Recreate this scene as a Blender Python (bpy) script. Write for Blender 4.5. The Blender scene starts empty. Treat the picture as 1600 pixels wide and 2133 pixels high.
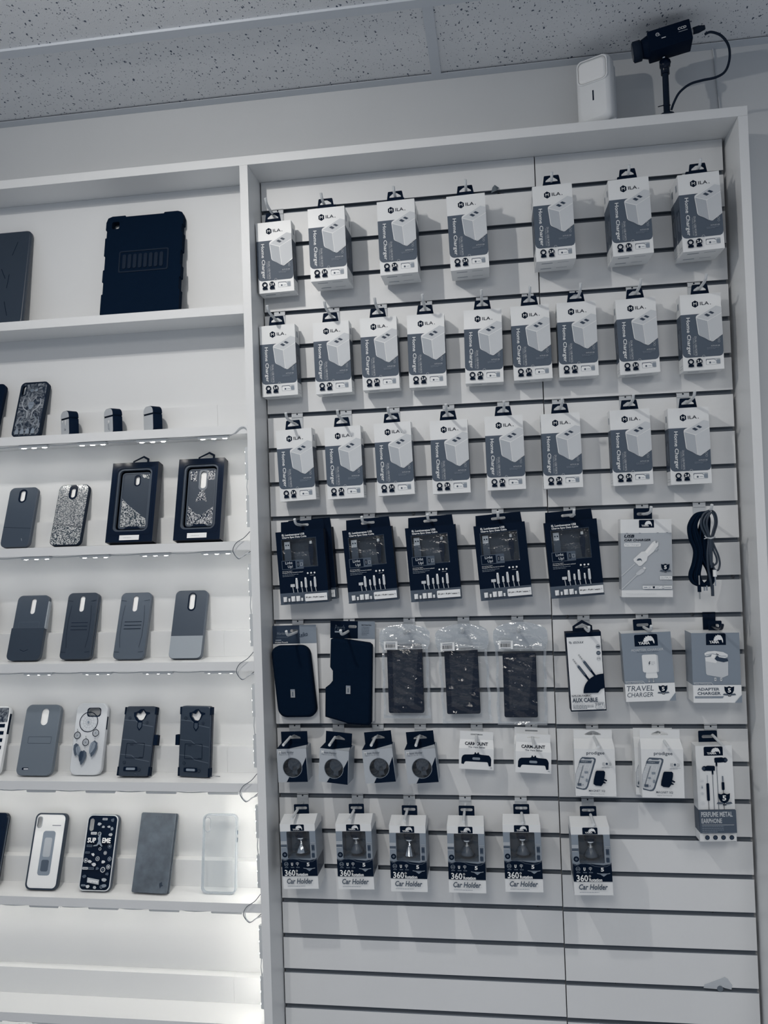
import bpy, math, random
from math import radians as R, sin, cos, pi, tan
from mathutils import Vector, Matrix
from mathutils.geometry import tessellate_polygon
random.seed(7)
SC = bpy.context.scene
COL = SC.collection

# ------------------------------------------------------------ camera, world, lamps, exposure
cam_d = bpy.data.cameras.new('camera'); cam = bpy.data.objects.new('camera', cam_d); COL.objects.link(cam)
fw = Vector((-0.13752442, 0.99021961, 0.02349784)); rt = Vector((0.98983636, 0.13826104, -0.03328465)); up = Vector((0.03620795, -0.01868156, 0.99916965))
cam.matrix_world = Matrix(((rt.x, up.x, -fw.x, 0.4973), (rt.y, up.y, -fw.y, -1.732), (rt.z, up.z, -fw.z, -0.7257), (0, 0, 0, 1)))
cam_d.sensor_fit = 'VERTICAL'; cam_d.sensor_height = 24.0; cam_d.lens = 24.0 * 1671.56 / 2133.0
cam_d.clip_start = 0.05; SC.camera = cam
SC.view_settings.view_transform = 'Standard'; SC.view_settings.look = 'None'
SC.view_settings.exposure = 0.0; SC.view_settings.gamma = 1.0; SC.view_settings.use_curve_mapping = False
W = bpy.data.worlds.new('world'); SC.world = W; W.use_nodes = True
WORLD_COL = (0.72, 0.83, 1.0, 1); WORLD_STR = 0.25
W.node_tree.nodes['Background'].inputs[0].default_value = WORLD_COL
W.node_tree.nodes['Background'].inputs[1].default_value = WORLD_STR
KEY_W, KEYD_W, KEY2_W, FAR_W = 9.8, 4.6, 8.5, 30.0
LAMP_COL = (1.0, 0.955, 0.90)
LED_STR = 50.0; LED_LOW = 68.0; LED_SIDE = 18.0
CEIL_Z = 0.2655

def lamp(name, loc, power, size, parent=None, sy=None, col=LAMP_COL):
    d = bpy.data.lights.new(name, 'AREA'); d.energy = power; d.color = col
    if sy: d.shape = 'RECTANGLE'; d.size = size; d.size_y = sy
    else: d.shape = 'DISK'; d.size = size
    o = bpy.data.objects.new(name, d); COL.objects.link(o); o.location = loc
    if parent: o.parent = parent
    return o

# ------------------------------------------------------------ materials
def mat(name, c, rough=0.5, metal=0.0, spec=0.5, bump=0.0, bscale=400.0, emit=None, coat=0.0, var=0.0, vscale=30.0, alpha=None):
    m = bpy.data.materials.new(name); m.use_nodes = True
    nt = m.node_tree; b = nt.nodes['Principled BSDF']
    b.inputs['Base Color'].default_value = (*c, 1); b.inputs['Roughness'].default_value = rough
    b.inputs['Metallic'].default_value = metal; b.inputs['Specular IOR Level'].default_value = spec
    b.inputs['Coat Weight'].default_value = coat
    tc = nt.nodes.new('ShaderNodeTexCoord')
    if bump:
        n = nt.nodes.new('ShaderNodeTexNoise'); n.inputs['Scale'].default_value = bscale
        bp = nt.nodes.new('ShaderNodeBump'); bp.inputs['Strength'].default_value = bump; bp.inputs['Distance'].default_value = 0.001
        nt.links.new(tc.outputs['Object'], n.inputs['Vector']); nt.links.new(n.outputs['Fac'], bp.inputs['Height']); nt.links.new(bp.outputs['Normal'], b.inputs['Normal'])
    if var:
        n2 = nt.nodes.new('ShaderNodeTexNoise'); n2.inputs['Scale'].default_value = vscale; n2.inputs['Detail'].default_value = 4
        r = nt.nodes.new('ShaderNodeValToRGB')
        r.color_ramp.elements[0].color = (*[max(0, x * (1 - var)) for x in c], 1); r.color_ramp.elements[1].color = (*[min(1, x * (1 + var)) for x in c], 1)
        r.color_ramp.elements[0].position = 0.3; r.color_ramp.elements[1].position = 0.7
        nt.links.new(tc.outputs['Object'], n2.inputs['Vector']); nt.links.new(n2.outputs['Fac'], r.inputs['Fac']); nt.links.new(r.outputs['Color'], b.inputs['Base Color'])
    if emit: b.inputs['Emission Color'].default_value = (*emit[0], 1); b.inputs['Emission Strength'].default_value = emit[1]
    if alpha is not None: b.inputs['Alpha'].default_value = alpha
    return m

def film(name, tint, gloss=0.12, haze=0.0, rough=0.12, bump=0.0, bscale=60):
    """clear plastic: mostly transparent, some gloss, optional milky haze"""
    m = bpy.data.materials.new(name); m.use_nodes = True; nt = m.node_tree; nt.nodes.clear()
    out = nt.nodes.new('ShaderNodeOutputMaterial'); tr = nt.nodes.new('ShaderNodeBsdfTransparent'); tr.inputs[0].default_value = (*tint, 1)
    gl = nt.nodes.new('ShaderNodeBsdfGlossy'); gl.inputs['Roughness'].default_value = rough
    mx = nt.nodes.new('ShaderNodeMixShader'); mx.inputs[0].default_value = gloss
    nt.links.new(tr.outputs[0], mx.inputs[1]); nt.links.new(gl.outputs[0], mx.inputs[2]); last = mx
    if haze:
        di = nt.nodes.new('ShaderNodeBsdfDiffuse'); di.inputs[0].default_value = (0.75, 0.79, 0.83, 1)
        m2 = nt.nodes.new('ShaderNodeMixShader'); m2.inputs[0].default_value = haze
        nt.links.new(last.outputs[0], m2.inputs[1]); nt.links.new(di.outputs[0], m2.inputs[2]); last = m2
    if bump:
        tc = nt.nodes.new('ShaderNodeTexCoord'); n = nt.nodes.new('ShaderNodeTexNoise'); n.inputs['Scale'].default_value = bscale; n.inputs['Detail'].default_value = 3
        n.inputs['Distortion'].default_value = 1.2
        bp = nt.nodes.new('ShaderNodeBump'); bp.inputs['Strength'].default_value = bump; bp.inputs['Distance'].default_value = 0.004
        nt.links.new(tc.outputs['Object'], n.inputs['Vector']); nt.links.new(n.outputs['Fac'], bp.inputs['Height']); nt.links.new(bp.outputs['Normal'], gl.inputs['Normal'])
    nt.links.new(last.outputs[0], out.inputs[0]); return m

M = {}
M['white'] = mat('white_melamine', (0.735, 0.75, 0.758), 0.42, bump=0.03, bscale=900)
M['slat'] = mat('slat_white', (0.73, 0.745, 0.755), 0.38, bump=0.02, bscale=700, var=0.02, vscale=6)
M['wall'] = mat('painted_wall', (0.615, 0.633, 0.645), 0.75, bump=0.12, bscale=260, var=0.02, vscale=5)
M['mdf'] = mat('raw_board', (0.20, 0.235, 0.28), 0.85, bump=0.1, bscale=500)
M['tee'] = mat('ceiling_metal', (0.56, 0.60, 0.65), 0.5)
M['floor'] = mat('floor_tile', (0.62, 0.64, 0.67), 0.5, var=0.1, vscale=8)
M['card'] = mat('white_card', (0.76, 0.78, 0.79), 0.36, coat=0.06)
M['paper'] = mat('white_print', (0.80, 0.82, 0.83), 0.4)
M['cream'] = mat('bright_print', (0.86, 0.87, 0.87), 0.4)
M['gp'] = mat('slate_print', (0.074, 0.100, 0.138), 0.5, spec=0.28)
M['gp2'] = mat('mid_grey_print', (0.22, 0.265, 0.32), 0.42)
M['gp3'] = mat('pale_grey_print', (0.40, 0.435, 0.475), 0.45)
M['gp4'] = mat('light_grey_print', (0.55, 0.58, 0.61), 0.45)
M['dk'] = mat('dark_slate_print', (0.026, 0.045, 0.078), 0.45, spec=0.3)
M['navy'] = mat('near_black_print', (0.0026, 0.0088, 0.0235), 0.6, spec=0.05)
M['navyg'] = mat('near_black_gloss', (0.003, 0.009, 0.024), 0.22, spec=0.22)
M['cloth'] = mat('black_fabric', (0.0025, 0.009, 0.023), 0.95, spec=0.05, bump=0.3, bscale=900)
M['leather'] = mat('black_leather', (0.003, 0.009, 0.024), 0.4, spec=0.07, bump=0.3, bscale=180)
M['rubber'] = mat('black_rubber', (0.004, 0.012, 0.028), 0.7, spec=0.2)
M['hook'] = mat('white_hook_plastic', (0.66, 0.69, 0.71), 0.4)
M['plate'] = mat('hook_plate_metal', (0.50, 0.53, 0.56), 0.42)
M['chrome'] = mat('chrome', (0.8, 0.82, 0.84), 0.14, metal=1.0)
M['steel'] = mat('dull_steel', (0.40, 0.42, 0.44), 0.4, metal=0.5)
M['smoke'] = mat('smoked_plastic', (0.055, 0.072, 0.098), 0.3)
M['ledlow'] = mat('lit_led_lower', (0.9, 0.9, 0.88), 0.4, emit=((1.0, 0.95, 0.86), LED_LOW))
M['ledside'] = mat('lit_led_side', (0.9, 0.9, 0.88), 0.4, emit=((1.0, 0.965, 0.90), LED_SIDE))
M['led'] = mat('lit_led', (0.9, 0.9, 0.88), 0.4, emit=((1.0, 0.965, 0.90), LED_STR))
M['pod'] = mat('led_housing', (0.55, 0.58, 0.6), 0.35)
M['wire'] = mat('pale_wire', (0.50, 0.53, 0.56), 0.5)
M['dwire'] = mat('dark_wire', (0.06, 0.08, 0.11), 0.5)
M['caseA'] = mat('slate_case', (0.040, 0.058, 0.085), 0.42)
M['caseB'] = mat('dark_case', (0.022, 0.036, 0.058), 0.45)
M['caseC'] = mat('grey_case', (0.125, 0.155, 0.19), 0.42)
M['caseD'] = mat('mid_case', (0.075, 0.098, 0.13), 0.4)
M['caseE'] = mat('silver_grey_case', (0.30, 0.34, 0.38), 0.35)
M['caseF'] = mat('soft_silver_case', (0.60, 0.63, 0.66), 0.32)
M['leatherG'] = mat('worn_grey_leather', (0.095, 0.118, 0.145), 0.5, bump=0.25, bscale=120, var=0.25, vscale=45)
M['clear'] = film('clear_case_plastic', (0.93, 0.95, 0.96), 0.10, haze=0.05)
M['clearrim'] = film('clear_case_rim', (0.80, 0.84, 0.87), 0.25, haze=0.35)
M['pane'] = film('window_film', (0.94, 0.96, 0.97), 0.06, rough=0.13, bump=1.0, bscale=42)
M['bag'] = film('bag_plastic', (0.97, 0.98, 0.99), 0.050, haze=0.004, rough=0.07, bump=1.0, bscale=30)
M['bagtop'] = film('bag_header_plastic', (0.90, 0.93, 0.95), 0.24, haze=0.20, rough=0.13, bump=1.0, bscale=30)
M['inner'] = film('cloudy_inner_wrap', (0.92, 0.94, 0.96), 0.040, haze=0.010, rough=0.12, bump=1.0, bscale=60)
M['tape'] = film('torn_tape', (0.86, 0.88, 0.9), 0.15, haze=0.45)
M['foil'] = mat('crumpled_grey_scrap', (0.12, 0.15, 0.18), 0.5)

def glitter(name, a, b, scale=900):
    m = bpy.data.materials.new(name); m.use_nodes = True; nt = m.node_tree; p = nt.nodes['Principled BSDF']
    tc = nt.nodes.new('ShaderNodeTexCoord'); v = nt.nodes.new('ShaderNodeTexVoronoi'); v.inputs['Scale'].default_value = scale
    r = nt.nodes.new('ShaderNodeValToRGB'); r.color_ramp.elements[0].color = (*a, 1); r.color_ramp.elements[1].color = (*b, 1)
    r.color_ramp.elements[0].position = 0.35; r.color_ramp.elements[1].position = 0.8
    sp = nt.nodes.new('ShaderNodeSeparateColor'); nm = nt.nodes.new('ShaderNodeNormalMap')
    nt.links.new(tc.outputs['Object'], v.inputs['Vector']); nt.links.new(v.outputs['Color'], sp.inputs[0]); nt.links.new(sp.outputs[0], r.inputs['Fac'])
    nt.links.new(r.outputs['Color'], p.inputs['Base Color'])
    bp = nt.nodes.new('ShaderNodeBump'); bp.inputs['Strength'].default_value = 0.8; bp.inputs['Distance'].default_value = 0.001
    nt.links.new(sp.outputs[1], bp.inputs['Height']); nt.links.new(bp.outputs['Normal'], p.inputs['Normal'])
    p.inputs['Roughness'].default_value = 0.25; p.inputs['Metallic'].default_value = 0.6
    nt.nodes.remove(nm); return m
M['glitA'] = glitter('pale_glitter', (0.10, 0.13, 0.16), (0.95, 0.95, 0.93), 850)
M['glitB'] = glitter('coarse_glitter', (0.06, 0.09, 0.12), (1, 1, 0.97), 560)
M['glitC'] = glitter('dark_glitter', (0.015, 0.03, 0.06), (0.9, 0.9, 0.9), 620)

def art_mat():
    m = bpy.data.materials.new('printed_forest_art'); m.use_nodes = True; nt = m.node_tree; p = nt.nodes['Principled BSDF']
    tc = nt.nodes.new('ShaderNodeTexCoord'); n = nt.nodes.new('ShaderNodeTexNoise'); n.inputs['Scale'].default_value = 75; n.inputs['Detail'].default_value = 8; n.inputs['Distortion'].default_value = 2.0
    r = nt.nodes.new('ShaderNodeValToRGB'); r.color_ramp.elements[0].color = (0.01, 0.02, 0.04, 1); r.color_ramp.elements[1].color = (0.28, 0.31, 0.34, 1)
    r.color_ramp.elements[0].position = 0.42; r.color_ramp.elements[1].position = 0.68
    nt.links.new(tc.outputs['Object'], n.inputs['Vector']); nt.links.new(n.outputs['Fac'], r.inputs['Fac']); nt.links.new(r.outputs['Color'], p.inputs['Base Color'])
    p.inputs['Roughness'].default_value = 0.3; return m
M['art'] = art_mat()

def ceiling_mat():
    m = bpy.data.materials.new('speckled_ceiling_tile'); m.use_nodes = True; nt = m.node_tree; p = nt.nodes['Principled BSDF']
    tc = nt.nodes.new('ShaderNodeTexCoord'); mp = nt.nodes.new('ShaderNodeMapping'); mp.inputs['Scale'].default_value = (1.0, 0.62, 1); mp.inputs['Rotation'].default_value = (0, 0, 0.3)
    nt.links.new(tc.outputs['Object'], mp.inputs['Vector'])
    col = None
    L = nt.links
    wob = nt.nodes.new('ShaderNodeTexNoise'); wob.inputs['Scale'].default_value = 260
    add = nt.nodes.new('ShaderNodeMixRGB'); add.blend_type = 'ADD'; add.inputs[0].default_value = 0.006
    L.new(mp.outputs[0], wob.inputs['Vector']); L.new(mp.outputs[0], add.inputs[1]); L.new(wob.outputs['Color'], add.inputs[2])
    facs = []
    for sc_, th, pick in ((140, 0.19, 0.62), (270, 0.20, 0.60)):
        v = nt.nodes.new('ShaderNodeTexVoronoi'); v.inputs['Scale'].default_value = sc_; L.new(add.outputs[0], v.inputs['Vector'])
        sp = nt.nodes.new('ShaderNodeSeparateColor'); L.new(v.outputs['Color'], sp.inputs[0])
        a = nt.nodes.new('ShaderNodeMath'); a.operation = 'LESS_THAN'; a.inputs[1].default_value = pick; L.new(sp.outputs[0], a.inputs[0])
        tm = nt.nodes.new('ShaderNodeMath'); tm.operation = 'MULTIPLY'; tm.inputs[1].default_value = th * 1.5; L.new(sp.outputs[1], tm.inputs[0])
        b = nt.nodes.new('ShaderNodeMath'); b.operation = 'LESS_THAN'; L.new(v.outputs['Distance'], b.inputs[0]); L.new(tm.outputs[0], b.inputs[1])
        c = nt.nodes.new('ShaderNodeMath'); c.operation = 'MULTIPLY'; L.new(a.outputs[0], c.inputs[0]); L.new(b.outputs[0], c.inputs[1]); facs.append(c)
    s = nt.nodes.new('ShaderNodeMath'); s.operation = 'MAXIMUM'; L.new(facs[0].outputs[0], s.inputs[0]); L.new(facs[1].outputs[0], s.inputs[1])
    mx = nt.nodes.new('ShaderNodeMixRGB'); mx.inputs[1].default_value = (0.70, 0.72, 0.745, 1); mx.inputs[2].default_value = (0.06, 0.085, 0.13, 1)
    L.new(s.outputs[0], mx.inputs[0]); L.new(mx.outputs[0], p.inputs['Base Color'])
    n = nt.nodes.new('ShaderNodeTexNoise'); n.inputs['Scale'].default_value = 420; L.new(tc.outputs['Object'], n.inputs['Vector'])
    bp = nt.nodes.new('ShaderNodeBump'); bp.inputs['Strength'].default_value = 0.35; bp.inputs['Distance'].default_value = 0.002
    L.new(n.outputs['Fac'], bp.inputs['Height']); L.new(bp.outputs['Normal'], p.inputs['Normal']); p.inputs['Roughness'].default_value = 0.9
    return m
M['ceil'] = ceiling_mat()

# ------------------------------------------------------------ mesh builder
def rrect(x0, z0, x1, z1, r, n=5, corners=(1, 1, 1, 1)):
    """rounded rectangle, anticlockwise from lower left; corners = ll, lr, ur, ul"""
    pts = []
    for i, (cx, cz, a0) in enumerate(((x0 + r, z0 + r, pi), (x1 - r, z0 + r, 1.5 * pi), (x1 - r, z1 - r, 0), (x0 + r, z1 - r, .5 * pi))):
        if corners[i] and r > 0:
            for k in range(n + 1):
                a = a0 + k * .5 * pi / n; pts.append((cx + r * cos(a), cz + r * sin(a)))
        else: pts.append(((x0, z0), (x1, z0), (x1, z1), (x0, z1))[i])
    return pts
def circ(cx, cz, r, n=20, rz=None):
    rz = rz or r
    return [(cx + r * cos(2 * pi * k / n), cz + rz * sin(2 * pi * k / n)) for k in range(n)]
def rot2(pts, a, c=(0, 0)):
    ca, sa = cos(a), sin(a)
    return [(c[0] + (x - c[0]) * ca - (z - c[1]) * sa, c[1] + (x - c[0]) * sa + (z - c[1]) * ca) for x, z in pts]
def area2(p): return sum(p[i][0] * p[(i + 1) % len(p)][1] - p[(i + 1) % len(p)][0] * p[i][1] for i in range(len(p)))

_TX = {}
def text_geo(s, bold, shear):
    k = (s, bold, shear)
    if k not in _TX:
        cu = bpy.data.curves.new('lettering', 'FONT'); cu.body = s; cu.resolution_u = 2; cu.offset = bold; cu.shear = shear; cu.fill_mode = 'FRONT'
        o = bpy.data.objects.new('lettering', cu); me = o.to_mesh()
        vs = [(v.co.x, v.co.y) for v in me.vertices]; fs = [tuple(p.vertices) for p in me.polygons]
        o.to_mesh_clear(); bpy.data.objects.remove(o); bpy.data.curves.remove(cu)
        xs = [v[0] for v in vs]; ys = [v[1] for v in vs]
        _TX[k] = (vs, fs, min(xs), max(xs), min(ys), max(ys))
    return _TX[k]

class MB:
    def __init__(s): s.v = []; s.f = []; s.fm = []; s.sm = []; s.mats = []
    def mi(s, m):
        m = M[m] if isinstance(m, str) else m
        if m not in s.mats: s.mats.append(m)
        return s.mats.index(m)
    def add(s, vs, fs, m, smooth=False):
        b = len(s.v); i = s.mi(m); s.v += [tuple(v) for v in vs]
        for f in fs: s.f.append(tuple(b + k for k in f)); s.fm.append(i); s.sm.append(smooth)
    def box(s, x0, x1, y0, y1, z0, z1, m):
        vs = [(x, y, z) for x in (x0, x1) for y in (y0, y1) for z in (z0, z1)]
        s.add(vs, [(0, 1, 3, 2), (4, 6, 7, 5), (0, 4, 5, 1), (2, 3, 7, 6), (0, 2, 6, 4), (1, 5, 7, 3)], m)
    def cap(s, loops, y, m, front=True):
        """flat face in the xz plane at depth y facing -y (front) or +y, with holes"""
        if len(loops) == 1 and False: pass
        flat = [p for l in loops for p in l]
        tris = tessellate_polygon([[Vector((x, z, 0)) for x, z in l] for l in loops])
        fs = []
        for t in tris:
            a, b, c = (flat[i] for i in t)
            o = (b[0] - a[0]) * (c[1] - a[1]) - (c[0] - a[0]) * (b[1] - a[1])
            if abs(o) < 1e-14: continue
            fs.append(tuple(t) if (o > 0) == front else tuple(reversed(t)))
        s.add([(x, y, z) for x, z in flat], fs, m)
    def prism(s, loops, y0, y1, m, side=None, smooth=False, back=True):
        s.cap(loops, y0, m, True)
        if back: s.cap(loops, y1, side or m, False)
        for i, l in enumerate(loops):
            l = list(l); n = len(l); ccw = area2(l) > 0
            if (i > 0) == ccw: l.reverse()
            vs = [(x, y0, z) for x, z in l] + [(x, y1, z) for x, z in l]
            s.add(vs, [((k + 1) % n, k, n + k, n + (k + 1) % n) for k in range(n)], side or m, smooth)
    def bev(s, loop, y0, y1, e, m, side=None):
        """prism whose front and back edges are rounded off by e (loop convex-ish)"""
        cx = sum(p[0] for p in loop) / len(loop); cz = sum(p[1] for p in loop) / len(loop)
        hx = max(abs(p[0] - cx) for p in loop); hz = max(abs(p[1] - cz) for p in loop)
        def ins(d): return [(cx + (x - cx) * (hx - d) / hx, cz + (z - cz) * (hz - d) / hz) for x, z in loop]
        st = [(e, y0), (e * .3, y0 + e * .3), (0, y0 + e), (0, y1 - e), (e * .3, y1 - e * .3), (e, y1)]
        n = len(loop); vs = []
        for d, y in st: vs += [(x, y, z) for x, z in ins(d)]
        fs = [((k + 1) % n + j * n, k + j * n, k + (j + 1) * n, (k + 1) % n + (j + 1) * n) for j in range(5) for k in range(n)]
        s.add(vs, fs, side or m, True); s.cap([ins(e)], y0, m); s.cap([ins(e)], y1, side or m, False)
    def tube(s, pts, r, m, n=8, closed=False, caps=True):
        P = [Vector(p) for p in pts]; N = len(P); rr = r if isinstance(r, (list, tuple)) else [r] * N
        vs = []; prev = None
        for i in range(N):
            t = (P[(i + 1) % N] - P[i - 1]) if closed else (P[min(i + 1, N - 1)] - P[max(i - 1, 0)])
            if t.length < 1e-9: t = Vector((0, 0, 1))
            t.normalize()
            if prev is None: prev = t.orthogonal()
            a = (prev - t * prev.dot(t)); a = a.normalized() if a.length > 1e-6 else t.orthogonal().normalized(); prev = a; b = t.cross(a)
            for k in range(n):
                q = 2 * pi * k / n; vs.append(P[i] + (a * cos(q) + b * sin(q)) * rr[i])
        fs = []
        for i in range(N if closed else N - 1):
            j = (i + 1) % N
            for k in range(n): fs.append((i * n + k, i * n + (k + 1) % n, j * n + (k + 1) % n, j * n + k))
        s.add(vs, fs, m, True)
        if caps and not closed: s.add(vs[:n], [tuple(reversed(range(n)))], m); s.add(vs[-n:], [tuple(range(n))], m)
    def lathe(s, prof, c, m, n=20, axis='z'):
        """prof = [(radius, height)] turned about an axis through c"""
        vs = []
        for r, h in prof:
            for k in range(n):
                q = 2 * pi * k / n; a, b = r * cos(q), r * sin(q)
                vs.append({'z': (c[0] + a, c[1] + b, c[2] + h), 'y': (c[0] + a, c[1] + h, c[2] - b), 'x': (c[0] + h, c[1] + a, c[2] + b)}[axis])
        fs = [(j * n + k, j * n + (k + 1) % n, (j + 1) * n + (k + 1) % n, (j + 1) * n + k) for j in range(len(prof) - 1) for k in range(n)]
        s.add(vs, fs, m, True)
        s.add(vs[:n], [tuple(reversed(range(n)))], m); s.add(vs[-n:], [tuple(range(n))], m)
    def build(s, name, parent=None, label=None):
        me = bpy.data.meshes.new(name); me.from_pydata(s.v, [], s.f)
        for m in s.mats: me.materials.append(m)
        me.polygons.foreach_set('material_index', s.fm); me.polygons.foreach_set('use_smooth', s.sm); me.update()
        o = bpy.data.objects.new(name, me); COL.objects.link(o)
        if parent is not None: o.parent = parent
        if label: o['label'] = label
        return o

class Print(MB):
    """flat printing on a box face; coordinates in mm from the face's top left corner, y down"""
    def __init__(s, w, h, y): super().__init__(); s.w = w; s.h = h; s.y = y; s.k = 0
    def P(s, x, y): return ((x - s.w / 2) / 1000, (s.h - y) / 1000)
    def nx(s): s.k += 1; return s.y - 0.00012 * s.k - 0.0001
    def poly(s, pts, m, up=True):
        q = [s.P(*p) for p in pts]; s.cap([q], s.nx() if up else s.y - 0.00012 * s.k - 0.0001, m)
    def rect(s, x0, y0, x1, y1, m, up=True): s.poly([(x0, y1), (x1, y1), (x1, y0), (x0, y0)], m, up)
    def rr(s, x0, y0, x1, y1, r, m, up=True, corners=(1, 1, 1, 1)): s.poly([(x, y1 + y0 - z) for x, z in rrect(x0, y0, x1, y1, r, 4, corners)], m, up)
    def disc(s, x, y, r, m, up=True, n=18): s.poly(circ(x, y, r, n), m, up)
    def ringd(s, x, y, r, r2, m, n=22): s.cap([[s.P(*p) for p in circ(x, y, r, n)], [s.P(*p) for p in circ(x, y, r2, n)]], s.nx(), m)
    def frame(s, x0, y0, x1, y1, t, m, r=1.0): s.cap([[s.P(*p) for p in rrect(x0, y0, x1, y1, r, 3)], [s.P(*p) for p in rrect(x0 + t, y0 + t, x1 - t, y1 - t, max(r - t, .1), 3)]], s.nx(), m)
    def line(s, pts, t, m):
        y = s.nx()
        for (x0, y0), (x1, y1) in zip(pts, pts[1:]):
            dx, dy = x1 - x0, y1 - y0; l = math.hypot(dx, dy) or 1; nx_, ny = -dy / l * t / 2, dx / l * t / 2
            s.cap([[s.P(x0 + nx_, y0 + ny), s.P(x1 + nx_, y1 + ny), s.P(x1 - nx_, y1 - ny), s.P(x0 - nx_, y0 - ny)]], y, m)
    def text(s, t, x0, y0, x1, y1, m, bold=0.0, shear=0.0, down=False, ang=0.0):
        """fit t into the box; down = reads from top to bottom"""
        vs, fs, a, b, c, d = text_geo(t, bold, shear); y = s.nx(); out = []
        for vx, vy in vs:
            u, v = (vx - a) / (b - a), (vy - c) / (d - c)
            if down: px, py = x0 + v * (x1 - x0), y0 + u * (y1 - y0)
            else: px, py = x0 + u * (x1 - x0), y1 - v * (y1 - y0)
            if ang:
                cx, cy = (x0 + x1) / 2, (y0 + y1) / 2; ca, sa = cos(ang), sin(ang); px, py = cx + (px - cx) * ca + (py - cy) * sa, cy - (px - cx) * sa + (py - cy) * ca
            X, Z = s.P(px, py); out.append((X, y, Z))
        if fs and down:
            pass
        # keep faces turned to -y
        f2 = []
        for f in fs:
            A, B, C_ = out[f[0]], out[f[1]], out[f[2]]
            o = (B[0] - A[0]) * (C_[2] - A[2]) - (C_[0] - A[0]) * (B[2] - A[2]); f2.append(f if o > 0 else tuple(reversed(f)))
        s.add(out, f2, m)

def thing(name, label=None, cat=None, loc=(0, 0, 0), rot=(0, 0, 0), group=None):
    o = bpy.data.objects.new(name, None); COL.objects.link(o); o.empty_display_size = 0.02
    o.location = loc; o.rotation_euler = rot; tag(o, label, cat, group); return o
def tag(o, label=None, cat=None, group=None, kind=None):
    if label: o['label'] = label
    if cat: o['category'] = cat
    if group: o['group'] = group
    if kind: o['kind'] = kind
    return o
def children_of(o): return [c for c in bpy.data.objects if c.parent == o]
def copy_tree(o, parent=None, kids=None):
    c = o.copy(); COL.objects.link(c)
    if parent is not None: c.parent = parent
    for ch in children_of(o): copy_tree(ch, c)
    return c
USED = set()
def place(proto, label, loc, rot=(0, 0, 0), group=None):
    o = proto if proto.name not in USED else copy_tree(proto)
    if o is proto: USED.add(proto.name)
    o.location = loc; o.rotation_euler = rot; o['label'] = label
    if group: o['group'] = group
    return o
def hang(proto, label, cx, yf, cz, h, rot_deg, group=None, yaw=0, depth=0.0):
    """put a box so that the middle of its front face is at cx, yf, cz and it is turned by rot_deg in its plane"""
    a = R(rot_deg); rx, rz = -(h / 2) * -sin(a), -(h / 2) * cos(a)
    return place(proto, label, (cx + rx, yf, cz + rz), (0, -a, R(yaw)), group)

# ------------------------------------------------------------ room shell
def struct(o): o['kind'] = 'structure'; return o
def simple(name, x0, x1, y0, y1, z0, z1, m): b = MB(); b.box(x0, x1, y0, y1, z0, z1, m); return b.build(name)
struct(simple('wall_back', -2.2, 2.6, 0.022, 0.12, -2.25, 0.40, 'wall'))
struct(simple('ceiling', -2.2, 2.6, -3.4, 0.0218, CEIL_Z + 0.004, 0.33, 'ceil'))
struct(simple('floor', -2.2, 2.6, -3.4, 0.12, -2.32, -2.25, 'floor'))
b = MB(); b.box(-2.2, 2.6, -0.002, 0.0218, CEIL_Z, CEIL_Z + 0.0012, 'tee'); b.box(-2.2, 2.6, 0.0205, 0.0218, CEIL_Z + 0.0012, CEIL_Z + 0.004, 'tee'); struct(b.build('trim_1'))
b = MB()
for y in (-0.243, -0.853, -1.463, -2.07): b.box(-2.2, 2.6, y - 0.012, y + 0.012, CEIL_Z - 0.001, CEIL_Z + 0.004, 'tee')
struct(b.build('trim_2'))
b = MB()
for x in (-1.98, -0.76, 0.404, 1.62):
    for y0, y1 in ((-0.231, -0.002), (-0.841, -0.255), (-1.451, -0.865), (-2.058, -1.475)): b.box(x - 0.0105, x + 0.0105, y0, y1, CEIL_Z, CEIL_Z + 0.004, 'tee')
struct(b.build('trim_3'))

# ceiling bulb with added down fill, plus two added fill panels, all out of frame
def bare_bulb(label, x, y, power, r):
    t = thing('ceiling_light', label, 'light', (x, y, CEIL_Z), group='bare ceiling bulbs')
    f = MB(); f.lathe([(0.045, 0.0), (0.043, -0.006), (0.012, -0.008), (0.012, -0.014)], (0, 0, 0), 'tee', 24); f.build('socket', t)
    d = bpy.data.lights.new('bulb', 'POINT'); d.energy = power; d.color = LAMP_COL; d.shadow_soft_size = r
    o = bpy.data.objects.new('bulb', d); COL.objects.link(o); o.location = (0, 0, -0.046); o.parent = t
    lamp('down_fill', (0, 0, -0.085), KEYD_W, 0.025, t); return t  # extra downward fill added below the bulb to brighten the lower slats
bare_bulb('bare round ceiling bulb nearest the left bay of shelves', -0.14, -0.93, KEY_W, 0.012)
def fill_panel(label, x, y, power):  # soft area fill added at ceiling height, framed like a panel
    t = thing('added_ceiling_fill', label, 'light', (x, y, CEIL_Z), group='added ceiling fill panels')
    f = MB(); f.prism([[(-.31, -.006), (.31, -.006), (.31, 0), (-.31, 0)]], -.61, -.60, 'tee'); f.prism([[(-.31, -.006), (.31, -.006), (.31, 0), (-.31, 0)]], .60, .61, 'tee'); f.box(-.31, -.30, -.60, .60, -.006, 0, 'tee'); f.box(.30, .31, -.60, .60, -.006, 0, 'tee'); f.build('frame', t)
    lamp('soft_fill', (0, 0, -0.003), power, 0.58, t, 1.18)
fill_panel('added rectangular fill light at the ceiling towards the right wall', 1.55, -1.70, KEY2_W)  # added fill, lifts the lower right slats and the wall
fill_panel('added rectangular fill light at the ceiling behind the viewer', 0.2, -2.7, FAR_W)  # added fill, brightens the floor so it bounces onto the ceiling

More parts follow.
